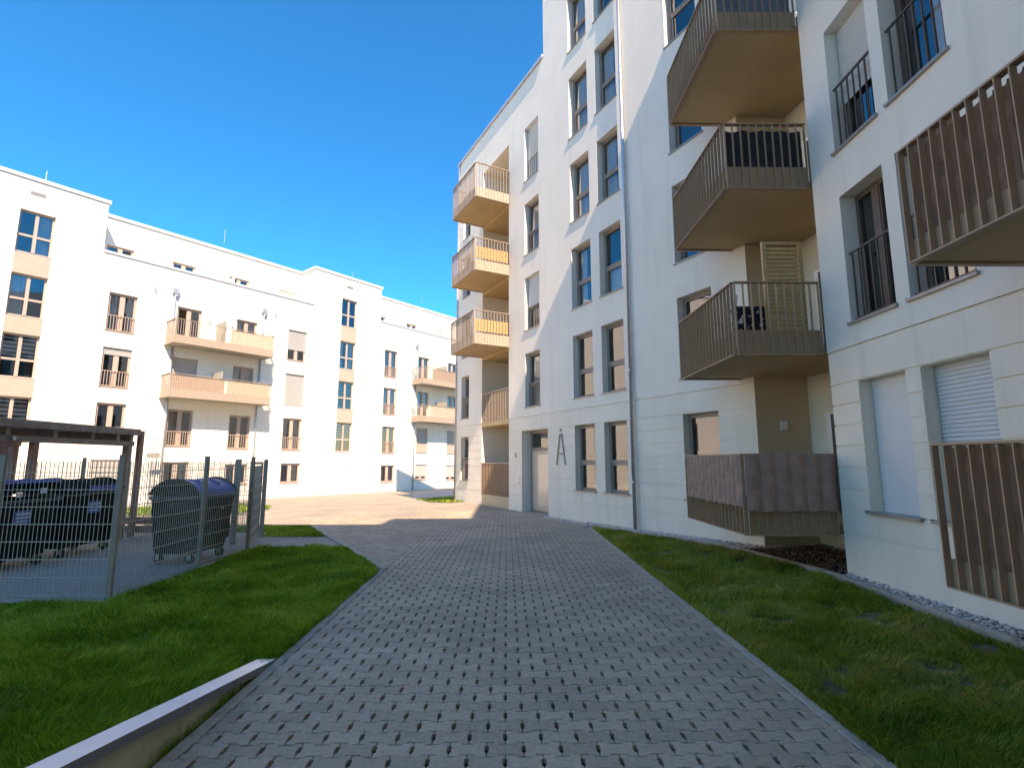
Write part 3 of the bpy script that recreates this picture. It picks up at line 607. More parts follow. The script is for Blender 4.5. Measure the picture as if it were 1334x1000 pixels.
for x, y, r in near:
    edge = x - PX/2 < XL - .001 or x + PX/2 > XR + .001
    if edge:
        b = MB(); b.v = clipx(pm, x, y, XL, XR); b.v = [(v[0]-x, v[1]-y, v[2]) for v in b.v]; b.f = pm.f; b.m = pm.m; me = b.mesh('paver', 'paver')
    else: me = pmesh
    dz, ax, ay = jit(); link('paver', me, path, T3(x, y, dz) @ Matrix.Rotation(ax, 4, 'X') @ Matrix.Rotation(ay, 4, 'Y'))
def bulk(name, cl, parent, rot=0., keep=None):
    big = MB(); pl_ = paver_mesh(False); ca, sa = math.cos(rot), math.sin(rot)
    for x, y, ch in cl:
        src = pm if ch else pl_; dz = random.gauss(0, .0012); i = len(big.v)
        tx, ty = random.gauss(0, .006), random.gauss(0, .006)
        for v in src.v:
            X, Y = v[0]*ca - v[1]*sa + x, v[0]*sa + v[1]*ca + y
            if keep: X, Y = keep(X, Y)
            big.v.append((X, Y, v[2] + (dz + tx*v[0] + ty*v[1] if v[2] > -.01 else 0)))
        big.f += [tuple(i+k for k in f) for f in src.f]; big.m += [0]*len(src.f)
    o = link(name, big.mesh(name, 'paver'), parent, Matrix()); o['kind'] = 'stuff'; return o
rest = [(x, y, y < 7) for x, y, r in cells if (x, y, r) not in ns and (x < 1.9 or y < 13.2) and ((x-.72)*-.889+(y-16.57)*-.457) > .22]
bulk('paver_field', rest, path, 0, lambda X, Y: (min(max(X, XL), XR), Y))
# second paved field turned to the plaza kerb
plz = link('plaza_edge', None, None, T3(-3, 12, 0)); plz['kind'] = 'structure'
kd = Vector((K2[0]-K1[0], K2[1]-K1[1])).normalized(); rot = math.atan2(kd.y, kd.x); kn = Vector((kd.y, -kd.x)); cl = []
for r in range(0, 60):
    for c in range(-30, 60):
        q = Vector(K1) + kn*(PY*(r+.55)+.02) + kd*(PX*(c+(.5 if r % 2 else 0)))
        if q.x < XL+.1 and q.y < 15.3 and q.y > 8: cl.append((q.x, q.y, False))
bulk('paver_field', cl, plz, rot, lambda X, Y: (min(X, XL-.006), Y))
# kerb stones
def gz(x): return .1*(x-2.06)/2.1
def kerb(name, pts, w, z0, z1, parent, Ls=1.0, slope=False):
    for a, c in zip(pts[:-1], pts[1:]):
        va, vc = Vector(a), Vector(c); d = vc-va; L = d.length; n = max(1, round(L/Ls)); ang = math.atan2(d.y, d.x)
        for k in range(n):
            x0, x1 = L*k/n+.002, L*(k+1)/n-.002; b = MB(); ch = .008
            pr = [(-w/2, z0), (w/2, z0), (w/2, z1-ch), (w/2-ch, z1), (-w/2+ch, z1), (-w/2, z1-ch)]
            i = len(b.v); b.v += [(x0, p[0], p[1]) for p in pr] + [(x1, p[0], p[1]) for p in pr]
            for j in range(6): jj = (j+1) % 6; b.f.append((j, jj, 6+jj, 6+j)); b.m.append(0)
            b.f.append((5,4,3,2,1,0)); b.f.append((6,7,8,9,10,11)); b.m += [0, 0]
            link(name, b.mesh(name, 'kerb'), parent, Matrix.Translation((*a, random.gauss(0, .0015) + (gz(a[0]) if slope else 0))) @ Matrix.Rotation(ang, 4, 'Z') @ Matrix.Rotation(-math.atan2(gz(c[0])-gz(a[0]), L) if slope else 0, 4, 'Y'))
kb = link('kerb', None, None, T3(2.02, 6, 0)); kb['kind'] = 'structure'
kerb('kerb_stone', [(2.03, .5), (2.03, 13.05)], .08, -.1, .006, kb)
kb2 = link('kerb', None, None, T3(-1.84, 6, 0)); kb2['kind'] = 'structure'
kerb('kerb_stone', [(-1.835, .5), (-1.835, 8.12)], .08, -.1, .006, kb2)
kerb('kerb_stone', [(-1.81, 8.11), (-4.83, 13.38)], .09, -.1, .022, kb2)
kb3 = link('kerb', None, None, T3(4.45, 6, 0)); kb3['kind'] = 'structure'
KP = [(2.06, 13.12), (3.95, 9.40), (4.22, 7.6), (4.27, 6.94), (4.19, 4.45), (4.15, .5)]
kerb('kerb_stone', KP, .075, -.1, .055, kb3, slope=True)

# lawns
LWN = [(-1.88, .5), (-1.88, 8.02), (-3.05, 10.18), (-4.62, 10.15), (-4.60, 9.85), (-4.64, 8.3), (-4.52, 6.27), (-9.5, 6.18), (-12, 6), (-12, .5)]
LWN2 = [(-3.86, 11.5), (-4.78, 13.22), (-6.0, 13.45), (-9, 13.5), (-9, 12.4), (-5.35, 12.3), (-5.35, 11.5)]
RWN = [(2.08, .5), (2.08, 13.02), (3.86, 9.38), (4.13, 7.6), (4.18, 6.94), (4.10, 4.45), (4.06, .5)]
FWN = [drop(q_) for q_ in [(-8.3, 16.6), (-7.9, 17.8), (-8.4, 19.2), (-10.5, 20.5), (-13.0, 18.5), (-14.8, 16.2), (-14.8, 14.8)]]
FWN2 = [drop(q_) for q_ in [(-3.8, 22.4), (-3.0, 20.95), (-2.2, 20.62), (1, 24.2), (-1.5, 25.4)]]
for p in (LWN, LWN2): sheet('lawn', p, -.014, 'soil')
for p in (FWN, FWN2): sheet('lawn', clip_u(p, UF, True), .004, 'soil', fz=pz)
sheet('lawn', clip_u(FWN2, UF, False), .004, 'soil', fz=pz)
sheet('lawn', RWN, -.014, 'soil_r', slope=True)
def inpoly(px, py, poly):
    c = np.zeros(len(px), bool); n = len(poly)
    for i in range(n):
        x1, y1 = poly[i]; x2, y2 = poly[(i+1) % n]
        if y1 == y2: continue
        t = ((y1 > py) != (y2 > py)) & (px < (x2-x1)*(py-y1)/(y2-y1)+x1); c ^= t
    return c
def vnoise(x, y, sc, seed):
    g = np.random.default_rng(seed).random((64, 64)); X = x*sc; Y = y*sc; xi = np.floor(X).astype(int); yi = np.floor(Y).astype(int); fx = X-xi; fy = Y-yi; fx = fx*fx*(3-2*fx); fy = fy*fy*(3-2*fy)
    G = lambda a, b_: g[a % 64, b_ % 64]
    return (G(xi, yi)*(1-fx)+G(xi+1, yi)*fx)*(1-fy)+(G(xi, yi+1)*(1-fx)+G(xi+1, yi+1)*fx)*fy
def grassmat(name, cols):
    m, n, l, o = nt(name); b = n.new('ShaderNodeBsdfPrincipled'); b.inputs['Roughness'].default_value = .55; b.inputs['Specular IOR Level'].default_value = .3
    g = n.new('ShaderNodeNewGeometry'); no = n.new('ShaderNodeTexNoise'); no.inputs['Scale'].default_value = 1.1; no.inputs['Detail'].default_value = 4; l.new(g.outputs['Position'], no.inputs['Vector'])
    a = n.new('ShaderNodeMath'); a.operation = 'MULTIPLY_ADD'; a.inputs[1].default_value = .62; l.new(g.outputs['Random Per Island'], a.inputs[0])
    s = n.new('ShaderNodeMapRange'); s.inputs[1].default_value = .35; s.inputs[2].default_value = .68; s.inputs[3].default_value = 0; s.inputs[4].default_value = .5; l.new(no.outputs[0], s.inputs[0]); l.new(s.outputs[0], a.inputs[2])
    r = n.new('ShaderNodeValToRGB'); l.new(a.outputs[0], r.inputs[0]); e = r.color_ramp.elements
    e[0].position = 0; e[0].color = (*cols[0], 1); e[1].position = 1; e[1].color = (*cols[-1], 1)
    for i, c in enumerate(cols[1:-1]): q = e.new((i+1)/(len(cols)-1)); q.color = (*c, 1)
    t = n.new('ShaderNodeBsdfTranslucent'); x = n.new('ShaderNodeMixShader'); x.inputs[0].default_value = .3
    l.new(r.outputs[0], b.inputs['Base Color']); l.new(r.outputs[0], t.inputs[0]); l.new(b.outputs[0], x.inputs[1]); l.new(t.outputs[0], x.inputs[2]); l.new(x.outputs[0], o.inputs[0]); return m
M['grass'] = grassmat('grass_blades', [(.07, .135, .010), (.13, .25, .014), (.22, .37, .018), (.35, .48, .03), (.5, .52, .10)])
M['grass_r'] = grassmat('dry_grass_blades', [(.085, .12, .014), (.17, .23, .018), (.27, .34, .03), (.38, .40, .06), (.52, .42, .18)])
def grass(name, poly, n, hmin, hmax, wid, material, bare=0., seed=1, z=0., zf=None):
    rg = np.random.default_rng(seed); P = np.array(poly); x0, y0 = P.min(0); x1, y1 = P.max(0)
    x = rg.uniform(x0, x1, n*6); y = rg.uniform(y0, y1, n*6)
    k = inpoly(x, y, poly) & (np.abs(x) < (y+.6)*1.15) & (y > 1.6)
    dist = np.hypot(x, y); k &= rg.random(n*6) < np.clip((4.2/dist)**1.25, .12, 1)
    cl = vnoise(x, y, 3.1, seed+3)*.6 + vnoise(x, y, 9., seed+4)*.4
    lean_big = vnoise(x, y, 2.2, seed+9)
    if bare: k &= rg.random(n*6) < np.clip((cl-bare)*5+.12, .04, 1)
    x, y, cl, dist = x[k][:n], y[k][:n], cl[k][:n], dist[k][:n]; n = len(x)
    h = rg.uniform(hmin, hmax, n)*(.35+1.3*cl)*(1+.35*(rg.random(n) < .06)); w = wid*rg.uniform(.7, 1.3, n)*np.clip(dist/4, 1, 2.6)
    a = rg.uniform(0, 2*np.pi, n); la = rg.uniform(0, 2*np.pi, n)*.6+vnoise(x, y, 1.7, seed+7)*6; ln = h*rg.uniform(.25, 1.0, n)
    dx, dy = np.cos(a)*w/2, np.sin(a)*w/2; lx, ly = np.cos(la)*ln, np.sin(la)*ln
    V = np.zeros((n, 5, 3))
    V[:, 0] = np.c_[x-dx, y-dy, np.full(n, z)]; V[:, 1] = np.c_[x+dx, y+dy, np.full(n, z)]
    V[:, 2] = np.c_[x+dx*.8+lx*.35, y+dy*.8+ly*.35, z+h*.6]; V[:, 3] = np.c_[x-dx*.8+lx*.35, y-dy*.8+ly*.35, z+h*.6]; V[:, 4] = np.c_[x+lx, y+ly, z+h*.93]
    if zf is not None: V[:, :, 2] += zf(x, y)[:, None]
    base = (np.arange(n)*5)[:, None]
    me = bpy.data.meshes.new(name); me.vertices.add(n*5); me.vertices.foreach_set('co', V.ravel())
    loops = np.concatenate([base+np.array([0, 1, 2, 3]), base+np.array([3, 2, 4])], 1).ravel(); me.loops.add(len(loops)); me.loops.foreach_set('vertex_index', loops)
    me.polygons.add(n*2); st = (np.arange(n)*7)[:, None]+np.array([0, 4]); me.polygons.foreach_set('loop_start', st.ravel()); me.polygons.foreach_set('loop_total', np.tile([4, 3], n))
    me.materials.append(M[material]); me.update(calc_edges=True); o = link(name, me); o['kind'] = 'stuff'; return o
g1 = grass('grass', LWN, 230000, .035, .095, .0046, 'grass', 0, 1, -.016); g1['label'] = 'dense green lawn between the paved path and the bin yard'; 
g2 = grass('grass', RWN, 150000, .03, .085, .0046, 'grass_r', .22, 2, -.016, lambda x, y: .1*(x-2.06)/2.1); g2['label'] = 'patchy yellowish lawn between the paved path and the gravel strip'
g3 = grass('grass', LWN2, 14000, .03, .06, .010, 'grass', 0, 3, -.012); g3['label'] = 'small grass corner beside the paved walkway to the bin yard'
for nm_, pl_, mt_ in (('grass', [(2.045, .5), (2.16, .5), (2.16, 12.9), (2.045, 12.9)], 'grass_r'), ('grass', [(-1.86, 4.6), (-1.86, 8.0), (-2.0, 8.0), (-2.0, 4.6)], 'grass')):
    ge = grass(nm_, pl_, 5000, .03, .10, .0045, mt_, 0, 21, -.014, (lambda x, y: .1*(x-2.06)/2.1) if mt_ == 'grass_r' else None); ge['label'] = 'ragged fringe of grass leaning over the edging stones'
def fargrass(poly, n, seed):
    return grass('grass', poly, n, .04, .08, .012, 'grass', 0, seed, 0., np.vectorize(pz))
g4 = fargrass(FWN, 9000, 5); g4['label'] = 'sunlit strip of lawn at the foot of the far building'
g5 = fargrass(FWN2, 5000, 6); g5['label'] = 'small lawn behind the corner of the right building'
# gravel
GP1 = [(1.15, 15.72), (2.08, 13.93), (2.08, 13.17), (1.0, 15.2)]
GP = [(2.08, 13.93), (4.455, 9.31), (5.43, 9.31), (5.81, 7.26), (4.495, 7.13), (4.495, .5), (4.19, .5), (4.23, 4.45), (4.305, 6.94), (4.255, 7.6), (3.985, 9.42), (2.08, 13.17)]
sheet('gravel_bed', GP1, -.03, 'bed'); sheet('gravel_bed', GP, -.03, 'bed', slope=True)
def stones(name, poly, n, r0, r1, material, seed, flt=None, z=0.):
    rg = np.random.default_rng(seed); P = np.array(poly); x0, y0 = P.min(0); x1, y1 = P.max(0); x = rg.uniform(x0, x1, n*12); y = rg.uniform(y0, y1, n*12); k = inpoly(x, y, poly)
    if flt is not None: k &= flt(x, y)
    x, y = x[k][:n], y[k][:n]; n = len(x)
    t = (1+5**.5)/2; ico = np.array([(-1,t,0),(1,t,0),(-1,-t,0),(1,-t,0),(0,-1,t),(0,1,t),(0,-1,-t),(0,1,-t),(t,0,-1),(t,0,1),(-t,0,-1),(-t,0,1)], float); ico /= np.linalg.norm(ico[0])
    F = np.array([(0,11,5),(0,5,1),(0,1,7),(0,7,10),(0,10,11),(1,5,9),(5,11,4),(11,10,2),(10,7,6),(7,1,8),(3,9,4),(3,4,2),(3,2,6),(3,6,8),(3,8,9),(4,9,5),(2,4,11),(6,2,10),(8,6,7),(9,8,1)])
    r = rg.uniform(r0, r1, n); V = ico[None]*(1+rg.uniform(-.22, .22, (n, 12, 1)))*r[:, None, None]*np.stack([np.ones(n), rg.uniform(.6, 1, n), rg.uniform(.4, .7, n)], 1)[:, None]
    a = rg.uniform(0, 6.28, n); X = V[..., 0]*np.cos(a)[:, None]-V[..., 1]*np.sin(a)[:, None]; Y = V[..., 0]*np.sin(a)[:, None]+V[..., 1]*np.cos(a)[:, None]
    V = np.stack([X+x[:, None], Y+y[:, None], V[..., 2]+(z+np.maximum(0, .1*(x-2.06)/2.1)+rg.uniform(-.012, .012, n))[:, None]], -1)
    L = (F[None]+(np.arange(n)*12)[:, None, None]).ravel(); me = bpy.data.meshes.new(name); me.vertices.add(n*12); me.vertices.foreach_set('co', V.ravel()); me.loops.add(len(L)); me.loops.foreach_set('vertex_index', L)
    me.polygons.add(n*20); me.polygons.foreach_set('loop_start', np.arange(n*20)*3); me.polygons.foreach_set('loop_total', np.full(n*20, 3)); me.materials.append(M[material]); me.update(calc_edges=True); o = link(name, me); o['kind'] = 'stuff'; return o
mulchf = lambda x, y: (y > 7.05) & (y < 9.2) & (x > 4.1)
stones('gravel', GP, 7000, .012, .026, 'gravel', 11, lambda x, y: ~mulchf(x, y), .022)['label'] = 'strip of loose pinkish grey gravel along the foot of the wall'
stones('gravel', GP1, 900, .012, .024, 'gravel', 13, None, -.004)['label'] = 'gravel edging beside the entrance door'
stones('mulch', GP, 2500, .01, .024, 'mulch', 12, mulchf, .01)['label'] = 'reddish brown mulch in the recess under the balcony'

# walkway, bin yard
sheet('walkway', [(-3.02, 10.2), (-3.82, 11.48), (-5.4, 11.5), (-5.3, 10.2)], -.006, 'walk')
sheet('bin_yard_floor', [(-4.66, 6.35), (-4.70, 9.8), (-5.25, 11.5), (-5.3, 12.2), (-12, 12.2), (-12, 6.28)], .004, 'slabgrey')
kb4 = link('kerb', None, None, T3(-6, 6.3, 0)); kb4['kind'] = 'structure'
kerb('kerb_stone', [(-11.5, 6.24), (-4.58, 6.33), (-4.64, 8.3), (-4.60, 9.85), (-4.80, 10.2)], .07, -.1, .02, kb4)
kerb('kerb_stone', [(-5.35, 11.5), (-3.86, 11.48)], .05, -.1, .006, kb4)
sheet('pavement', [drop(q_) for q_ in [(-4.9, 27.9), (1.5, 35.0), (.5, 30.4), (-1.5, 25.6), (-3.9, 22.6)]], .0, 'pave_far', fz=pz)
# yard boards at the back
# ================================================================== FENCE
fence = thing('mesh_fence', 'grey double-rod mesh fence enclosing the bin yard beside the lawn', 'fence', T3(-4.65, 6.4, 0))
FH = 1.62
def post(x, y, h=1.66, w=.06, par=fence, m='fence_post'):
    b = MB(); b.box(-w/2, w/2, -w/3, w/3, 0, h); b.box(-w/2-.004, w/2+.004, -w/3-.004, w/3+.004, h, h+.012); me = cached(('post', h, w, m), lambda: b.mesh('post', m)); link('post', me, par, T3(x, y, 0))
def panel(a, c, par=fence, name='mesh_panel', z0=.06, z1=1.6, dz=.2):
    va, vc = Vector(a), Vector(c); d = vc-va; L = d.length; T = Matrix.Translation((*a, 0)) @ Matrix.Rotation(math.atan2(d.y, d.x), 4, 'Z'); b = MB()
    n = int(L/.05)
    for k in range(1, n): x = L*k/n; b.box(x-.0028, x+.0028, -.003, .003, z0-.02, z1-.004)
    p = link(name, b.mesh(name, 'fence'), par, T); p['kind'] = 'stuff'
    z = z0
    while z < z1+.01: 
        r_ = MB(); r_.box(.03, L-.03, -.010, -.0035, z-.004, z+.004); r_.box(.03, L-.03, .0035, .010, z-.004, z+.004); link('rail', r_.mesh('rail', 'fence'), p, T); z += dz
PF = [(-4.62, 6.40), (-4.72, 8.37), (-4.68, 9.8)]
for p in PF: post(*p)
post(-6.02, 6.38); post(-8.5, 6.36); post(-11, 6.34)
panel(PF[0], PF[1]); panel(PF[1], PF[2]); panel((-6.02, 6.38), PF[0]); panel((-8.5, 6.36), (-6.02, 6.38)); panel((-11, 6.34), (-8.5, 6.36))
post(-5.28, 11.65, 1.62, .07); post(-5.30, 10.5, 1.62, .09); post(-9.6, 12.1)
panel((-5.28, 11.65), (-9.6, 12.1)); panel((-9.6, 12.1), (-12, 12.1))
gate = thing('mesh_gate', 'narrow mesh gate with a square steel frame at the walkway end of the fence', 'gate', T3(-4.72, 9.88, 0))
ga, gc = Vector((-4.72, 9.88)), Vector((-5.20, 11.3)); gd = gc-ga; GT = Matrix.Translation((*ga, 0)) @ Matrix.Rotation(math.atan2(gd.y, gd.x), 4, 'Z'); L = gd.length
b = MB(); b.box(0, .05, -.02, .02, .06, 1.58); b.box(L-.05, L, -.02, .02, .06, 1.58); b.box(.05, L-.05, -.02, .02, 1.53, 1.58); b.box(.05, L-.05, -.02, .02, .06, .10); b.box(.05, L-.05, -.015, .015, .25, .28); link('gate_frame', b.mesh('gate_frame', 'fence_post'), gate, GT)
panel(tuple(ga), tuple(gc), gate, 'mesh_panel', .1, 1.5); b = MB(); b.box(L-.14, L-.05, -.03, .03, .95, 1.08); b.tube([(L-.11, -.03, 1.02), (L-.11, -.07, 1.02), (L-.2, -.07, 1.02)], .01, 6); link('latch', b.mesh('latch', 'fence'), gate, GT)

# ================================================================== BIN SHELTER
shed = thing('bin_shelter', 'dark timber bin shelter with a flat slatted roof over the containers', 'shelter', T3(-8.0, 9.5, 0))
def beam(x0, x1, y0, y1, z0, z1, m='timber', name='beam'): b = MB(); b.box(x0, x1, y0, y1, z0, z1); link(name, b.mesh(name, m), shed, Matrix())
for x, y, m in ((-8.02, 8.42, 'timber_red'), (-8.02, 11.2, 'timber'), (-10.42, 11.22, 'timber_red'), (-10.0, 11.22, 'timber_red'), (-10.4, 8.42, 'timber'), (-8.02, 6.9, 'timber'), (-10.4, 6.9, 'timber')): beam(x-.06, x+.06, y-.06, y+.06, 0, 2.0, m, 'post')
beam(-7.99, -7.91, 11.42, 11.53, .0, 2.24, 'timber_red', 'post')
beam(-7.93, -7.88, 6.6, 11.36, 2.14, 2.27, 'timber', 'fascia_board'); beam(-10.6, -7.93, 11.32, 11.36, 2.14, 2.27, 'timber', 'fascia_board'); beam(-8.07, -7.95, 6.6, 11.3, 1.91, 2.01); beam(-10.46, -10.34, 6.6, 11.3, 1.91, 2.01)
for y in (6.7, 7.5, 8.42, 9.3, 10.15, 10.8, 11.2): beam(-10.5, -7.94, y-.04, y+.04, 2.013, 2.137, 'timber', 'rafter')
beam(-10.6, -7.935, 6.6, 11.318, 2.14, 2.16, 'timber', 'roof_board'); 
for k in range(12): beam(-10.62, -10.59, 6.9+k*.36, 6.9+k*.36+.34, .1, 1.0, 'timber_red', 'wall_board') if k < 0 else None
for z in (.08, .26): beam(-10.4, -6.3, 11.56, 11.6, z, z+.15, 'timber_red', 'wall_board')
b = MB(); b.tube([(-7.94, 8.5, 1.96), (-7.90, 8.5, 1.96)], .03, 10); link('bolt', b.mesh('bolt', 'zinc'), shed, Matrix())

# ================================================================== WASTE CONTAINERS
def container(label, W, lidm='bin_blue', L=1.03, D=.81, H=1.0, peak=.25, open_ang=0., label_patch=True, group='wheeled waste containers in the bin yard'):
    t = thing('waste_container', label, 'container', W, group)
    n_k = 5; secs = [(.16, .86, .80), (.20, .88, .83), (.55, .94, .92), (H-.06, 1.0, 1.0), (H-.05, 1.035, 1.045), (H, 1.04, 1.05), (H, .97, .96), (H-.1, .95, .94)]
    b = MB(); rings = []
    for z, fx, fy in secs: rings.append([(x, y, z) for x, y in roundrect(L/2*fx, D/2*fy, .07, n_k)])
    for A, B in zip(rings[:-1], rings[1:]):
        for k in range(len(A)): kk = (k+1) % len(A); b.quad(A[k], A[kk], B[kk], B[k])
    b.poly(rings[0][::-1]); b.poly([(x, y, H-.12) for x, y, _ in rings[-1]])
    for k in range(7): x = -L/2*.8+k*L*.8/6; b.box(x-.012, x+.012, -D/2*.97, -D/2*.9, .3, H-.12)
    link('body', b.mesh('body', 'bin'), t, W)
    b = MB(); rr = [[(x, y, z) for x, y in roundrect(L/2*f+.004, D/2*g+.004, .07, n_k)] for z, f, g in ((H-.05, 1.036, 1.046), (H+.004, 1.045, 1.055), (H+.004, .99, .99))]
    for A, B in zip(rr[:-1], rr[1:]):
        for k in range(len(A)): kk = (k+1) % len(A); b.quad(A[k], A[kk], B[kk], B[k])
    link('rim', b.mesh('rim', 'bin_rim'), t, W)
    # lid: barrel across y, hinge at the back (+y)
    prof = [(-D/2*1.06+D*1.06*i/14, (math.sin(math.pi*(i/14))**.62)*peak) for i in range(15)]
    HW = W @ T3(0, D/2*1.05, H+.01) @ Matrix.Rotation(-open_ang, 4, 'X') @ T3(0, -D/2*1.05, 0)
    b = MB(); hx = L/2*.93
    for (y0, z0), (y1, z1) in zip(prof[:-1], prof[1:]): b.quad((-hx, y0, z0), (hx, y0, z0), (hx, y1, z1), (-hx, y1, z1))
    for (y0, z0), (y1, z1) in zip(prof[2:-3], prof[3:-2]): 
        b.box(-.2, -.17, y0, y1, min(z0, z1)+.0, max(z0, z1)+.012); b.box(.17, .2, y0, y1, min(z0, z1), max(z0, z1)+.012)
    b.box(-hx, hx, -D/2*1.07, -D/2*1.05, -.03, .03); me = b.mesh('lid', lidm); lid = link('lid', me, t, HW)
    for sgn in (-1, 1):
        b = MB(); x0, x1 = sorted((sgn*hx*.985, sgn*L/2*1.03)); P0 = [(y, z*1.07+.012) for y, z in prof]
        i = len(b.v); b.v += [(x0, y, z) for y, z in P0]+[(x1, y, z) for y, z in P0]; n = len(P0)
        for k in range(n-1): b.f.append((i+k, i+n+k, i+n+k+1, i+k+1)); b.m.append(0)
        b.f.append(tuple(i+k for k in range(n))); b.f.append(tuple(i+n+n-1-k for k in range(n))); b.m += [0, 0]
        link('lid_end', b.mesh('lid_end', 'bin'), lid, HW)
    for x in (-L*.3, L*.3):
        b = MB(); b.box(x-.05, x+.05, D/2*1.02, D/2*1.02+.05, H-.04, H+.05); link('hinge', b.mesh('hinge', 'bin'), t, W)
    b = MB(); b.tube([(-L*.3, -D/2*1.06, H-.02), (-L*.3, -D/2*1.06-.04, H-.02), (L*.3, -D/2*1.06-.04, H-.02), (L*.3, -D/2*1.06, H-.02)], .012, 6); link('handle', b.mesh('handle', 'bin_rim'), t, W)
    for sx in (-1, 1):
        b = MB(); b.tube([(sx*L/2*.98, 0, H-.14), (sx*(L/2+.05), 0, H-.14)], .025, 8); link('lifting_pin', b.mesh('lifting_pin', 'bin_rim'), t, W)
        for sy in (-1, 1):
            x, y = sx*L*.36, sy*D*.33
            b = MB(); b.box(x-.04, x+.04, y-.04, y+.04, .15, .17); b.box(x-.035, x-.028, y-.03, y+.03, .06, .15); b.box(x+.028, x+.035, y-.03, y+.03, .06, .15); link('caster', b.mesh('caster', 'fence'), t, W)
            b = MB(); b.tube([(x-.024, y, .075), (x+.024, y, .075)], .075, 14); link('wheel', b.mesh('wheel', 'rubber'), t, W)
    if label_patch:
        y = -D/2*.985-.014
        b = MB(); b.box(-.15, .12, y-.004, y, H-.36, H-.16); b2 = MB()
        b2.box(-.13, .10, y-.006, y-.0045, H-.22, H-.20); b2.box(-.13, .10, y-.006, y-.0045, H-.27, H-.255); b2.box(-.13, .04, y-.006, y-.0045, H-.32, H-.308)
        p = link('sticker', b.mesh('sticker', 'sticker_blue'), t, W); link('stripe', b2.mesh('stripe', 'white'), p, W)
    return t
FXn = lambda x, y, a: Matrix.Translation((x, y, .004)) @ Matrix.Rotation(a, 4, 'Z')
# front (local -y) of bins 1, 2 faces +X: rotate by 90 deg
cB1 = container('black waste container with its blue lid propped open, left under the timber shelter', FXn(-7.66, 8.1, R(90)), L=1.32, D=.84, H=1.02, peak=.1, open_ang=R(17))
cB2 = container('black waste container with a blue lid flap beside the shelter post', FXn(-7.68, 9.52, R(88)), L=1.26, D=.84, H=1.06, peak=.2, lidm='bin')
b = MB(); b.box(-.2, .5, -.455, -.447, 1.075, 1.15); b.box(-.22, .52, -.453, -.446, 1.15, 1.165); link('lid_flap', b.mesh('lid_flap', 'bin_blue'), cB2, FXn(-7.68, 9.52, R(88)))
container('third black waste container at the nearest end of the row under the shelter', FXn(-7.64, 6.98-.18, R(90)), L=1.1, D=.84, H=1.02, peak=.2) if 0 else None
c3 = container('black waste container with a domed blue lid standing alone behind the fence', FXn(-5.19, 8.93, R(85)) , L=1.03, D=.78, H=1.04, peak=.24, label_patch=False)
b = MB(); b.box(.12, .17, -.4, -.394, .80, .83); link('sticker', b.mesh('sticker', 'white'), c3, FXn(-5.19, 8.93, R(85)))
# stickers on the open lid's side
W1 = FXn(-7.66, 8.1, R(90))
b = MB(); b.box(-.2, -.1, -.46, -.455, 1.06, 1.12); link('sticker', b.mesh('sticker', 'white'), cB1, W1)
b = MB(); b.box(.2, .3, -.46, -.455, 1.1, 1.18); link('sticker', b.mesh('sticker', 'white'), cB1, W1)

# ================================================================== LOW RAMP WALL at the path's left edge
rw = thing('retaining_wall', 'low cream wall rising beside the path under a white metal coping', 'wall', T3(-1.9, 3, 0))
def zr(y): return max(0, (4.55-y)*.15)
b = MB(); ys = [4.52, 3.35, 2.1, 1.2, .4]
for a, c in zip(ys[:-1], ys[1:]):
    b.quad((-1.895, a, -.05), (-1.895, c, -.05), (-1.895, c, zr(c)-.03), (-1.895, a, zr(a)-.03)); b.quad((-1.985, c, -.05), (-1.985, a, -.05), (-1.985, a, zr(a)-.03), (-1.985, c, zr(c)-.03))
link('wall_face', b.mesh('wall_face', mat('stained_cream', (.52, .46, .30), .9, var=.12, nscale=5, bump=.3, c2=(.30, .24, .14), c2scale=7, c2lo=.55, c2hi=.75)), rw, Matrix())
for k, (a, c) in enumerate(zip(ys[:-1], ys[1:])):
    a -= .002; c += .002; za, zc = zr(a)+.012, zr(c)+.012; b = MB(); P = lambda x, y, z: (x, y, z)
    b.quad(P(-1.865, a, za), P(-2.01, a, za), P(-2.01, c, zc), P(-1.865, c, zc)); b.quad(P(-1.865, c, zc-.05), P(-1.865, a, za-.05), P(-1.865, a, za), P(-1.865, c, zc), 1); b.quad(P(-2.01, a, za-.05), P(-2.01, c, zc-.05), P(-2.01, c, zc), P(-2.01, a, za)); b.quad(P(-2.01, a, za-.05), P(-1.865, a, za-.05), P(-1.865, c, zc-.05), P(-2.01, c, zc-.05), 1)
    b.quad((-1.865, a, za-.05), (-2.01, a, za-.05), (-2.01, a, za), (-1.865, a, za)); b.quad((-2.01, c, zc-.05), (-1.865, c, zc-.05), (-1.865, c, zc), (-2.01, c, zc))
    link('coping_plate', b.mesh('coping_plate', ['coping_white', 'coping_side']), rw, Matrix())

# ================================================================== THINGS ON BALCONIES AND WALLS
def cloth_strip(a, c, z0, z1, off, sp, n_out, amp=.034):
    """cloth tied to the bars: bulges between them"""
    va, vc = Vector(a), Vector(c); d = vc-va; L = d.length; d.normalize(); n = Vector(n_out); nb = max(1, round(L/sp)); b = MB(); N = nb*6; rowsz = 9; grid = []
    for j in range(rowsz):
        r_ = []; z = z0+(z1-z0)*j/(rowsz-1)
        for i in range(N+1):
            x = L*i/N; ph = (i % 6)/6; bul = amp*math.sin(math.pi*ph)*(1+.3*math.sin(j*1.7+i//6*2.1)) + .006*math.sin(j*2.3+i*.9)
            q = va + d*x + n*(off+bul); r_.append((q.x, q.y, z + .008*math.sin(i*.7)*(1 if j in (0,) else 0)))
        grid.append(r_)
    for j in range(rowsz-1):
        for i in range(N): b.quad(grid[j][i], grid[j][i+1], grid[j+1][i+1], grid[j+1][i])
    return b
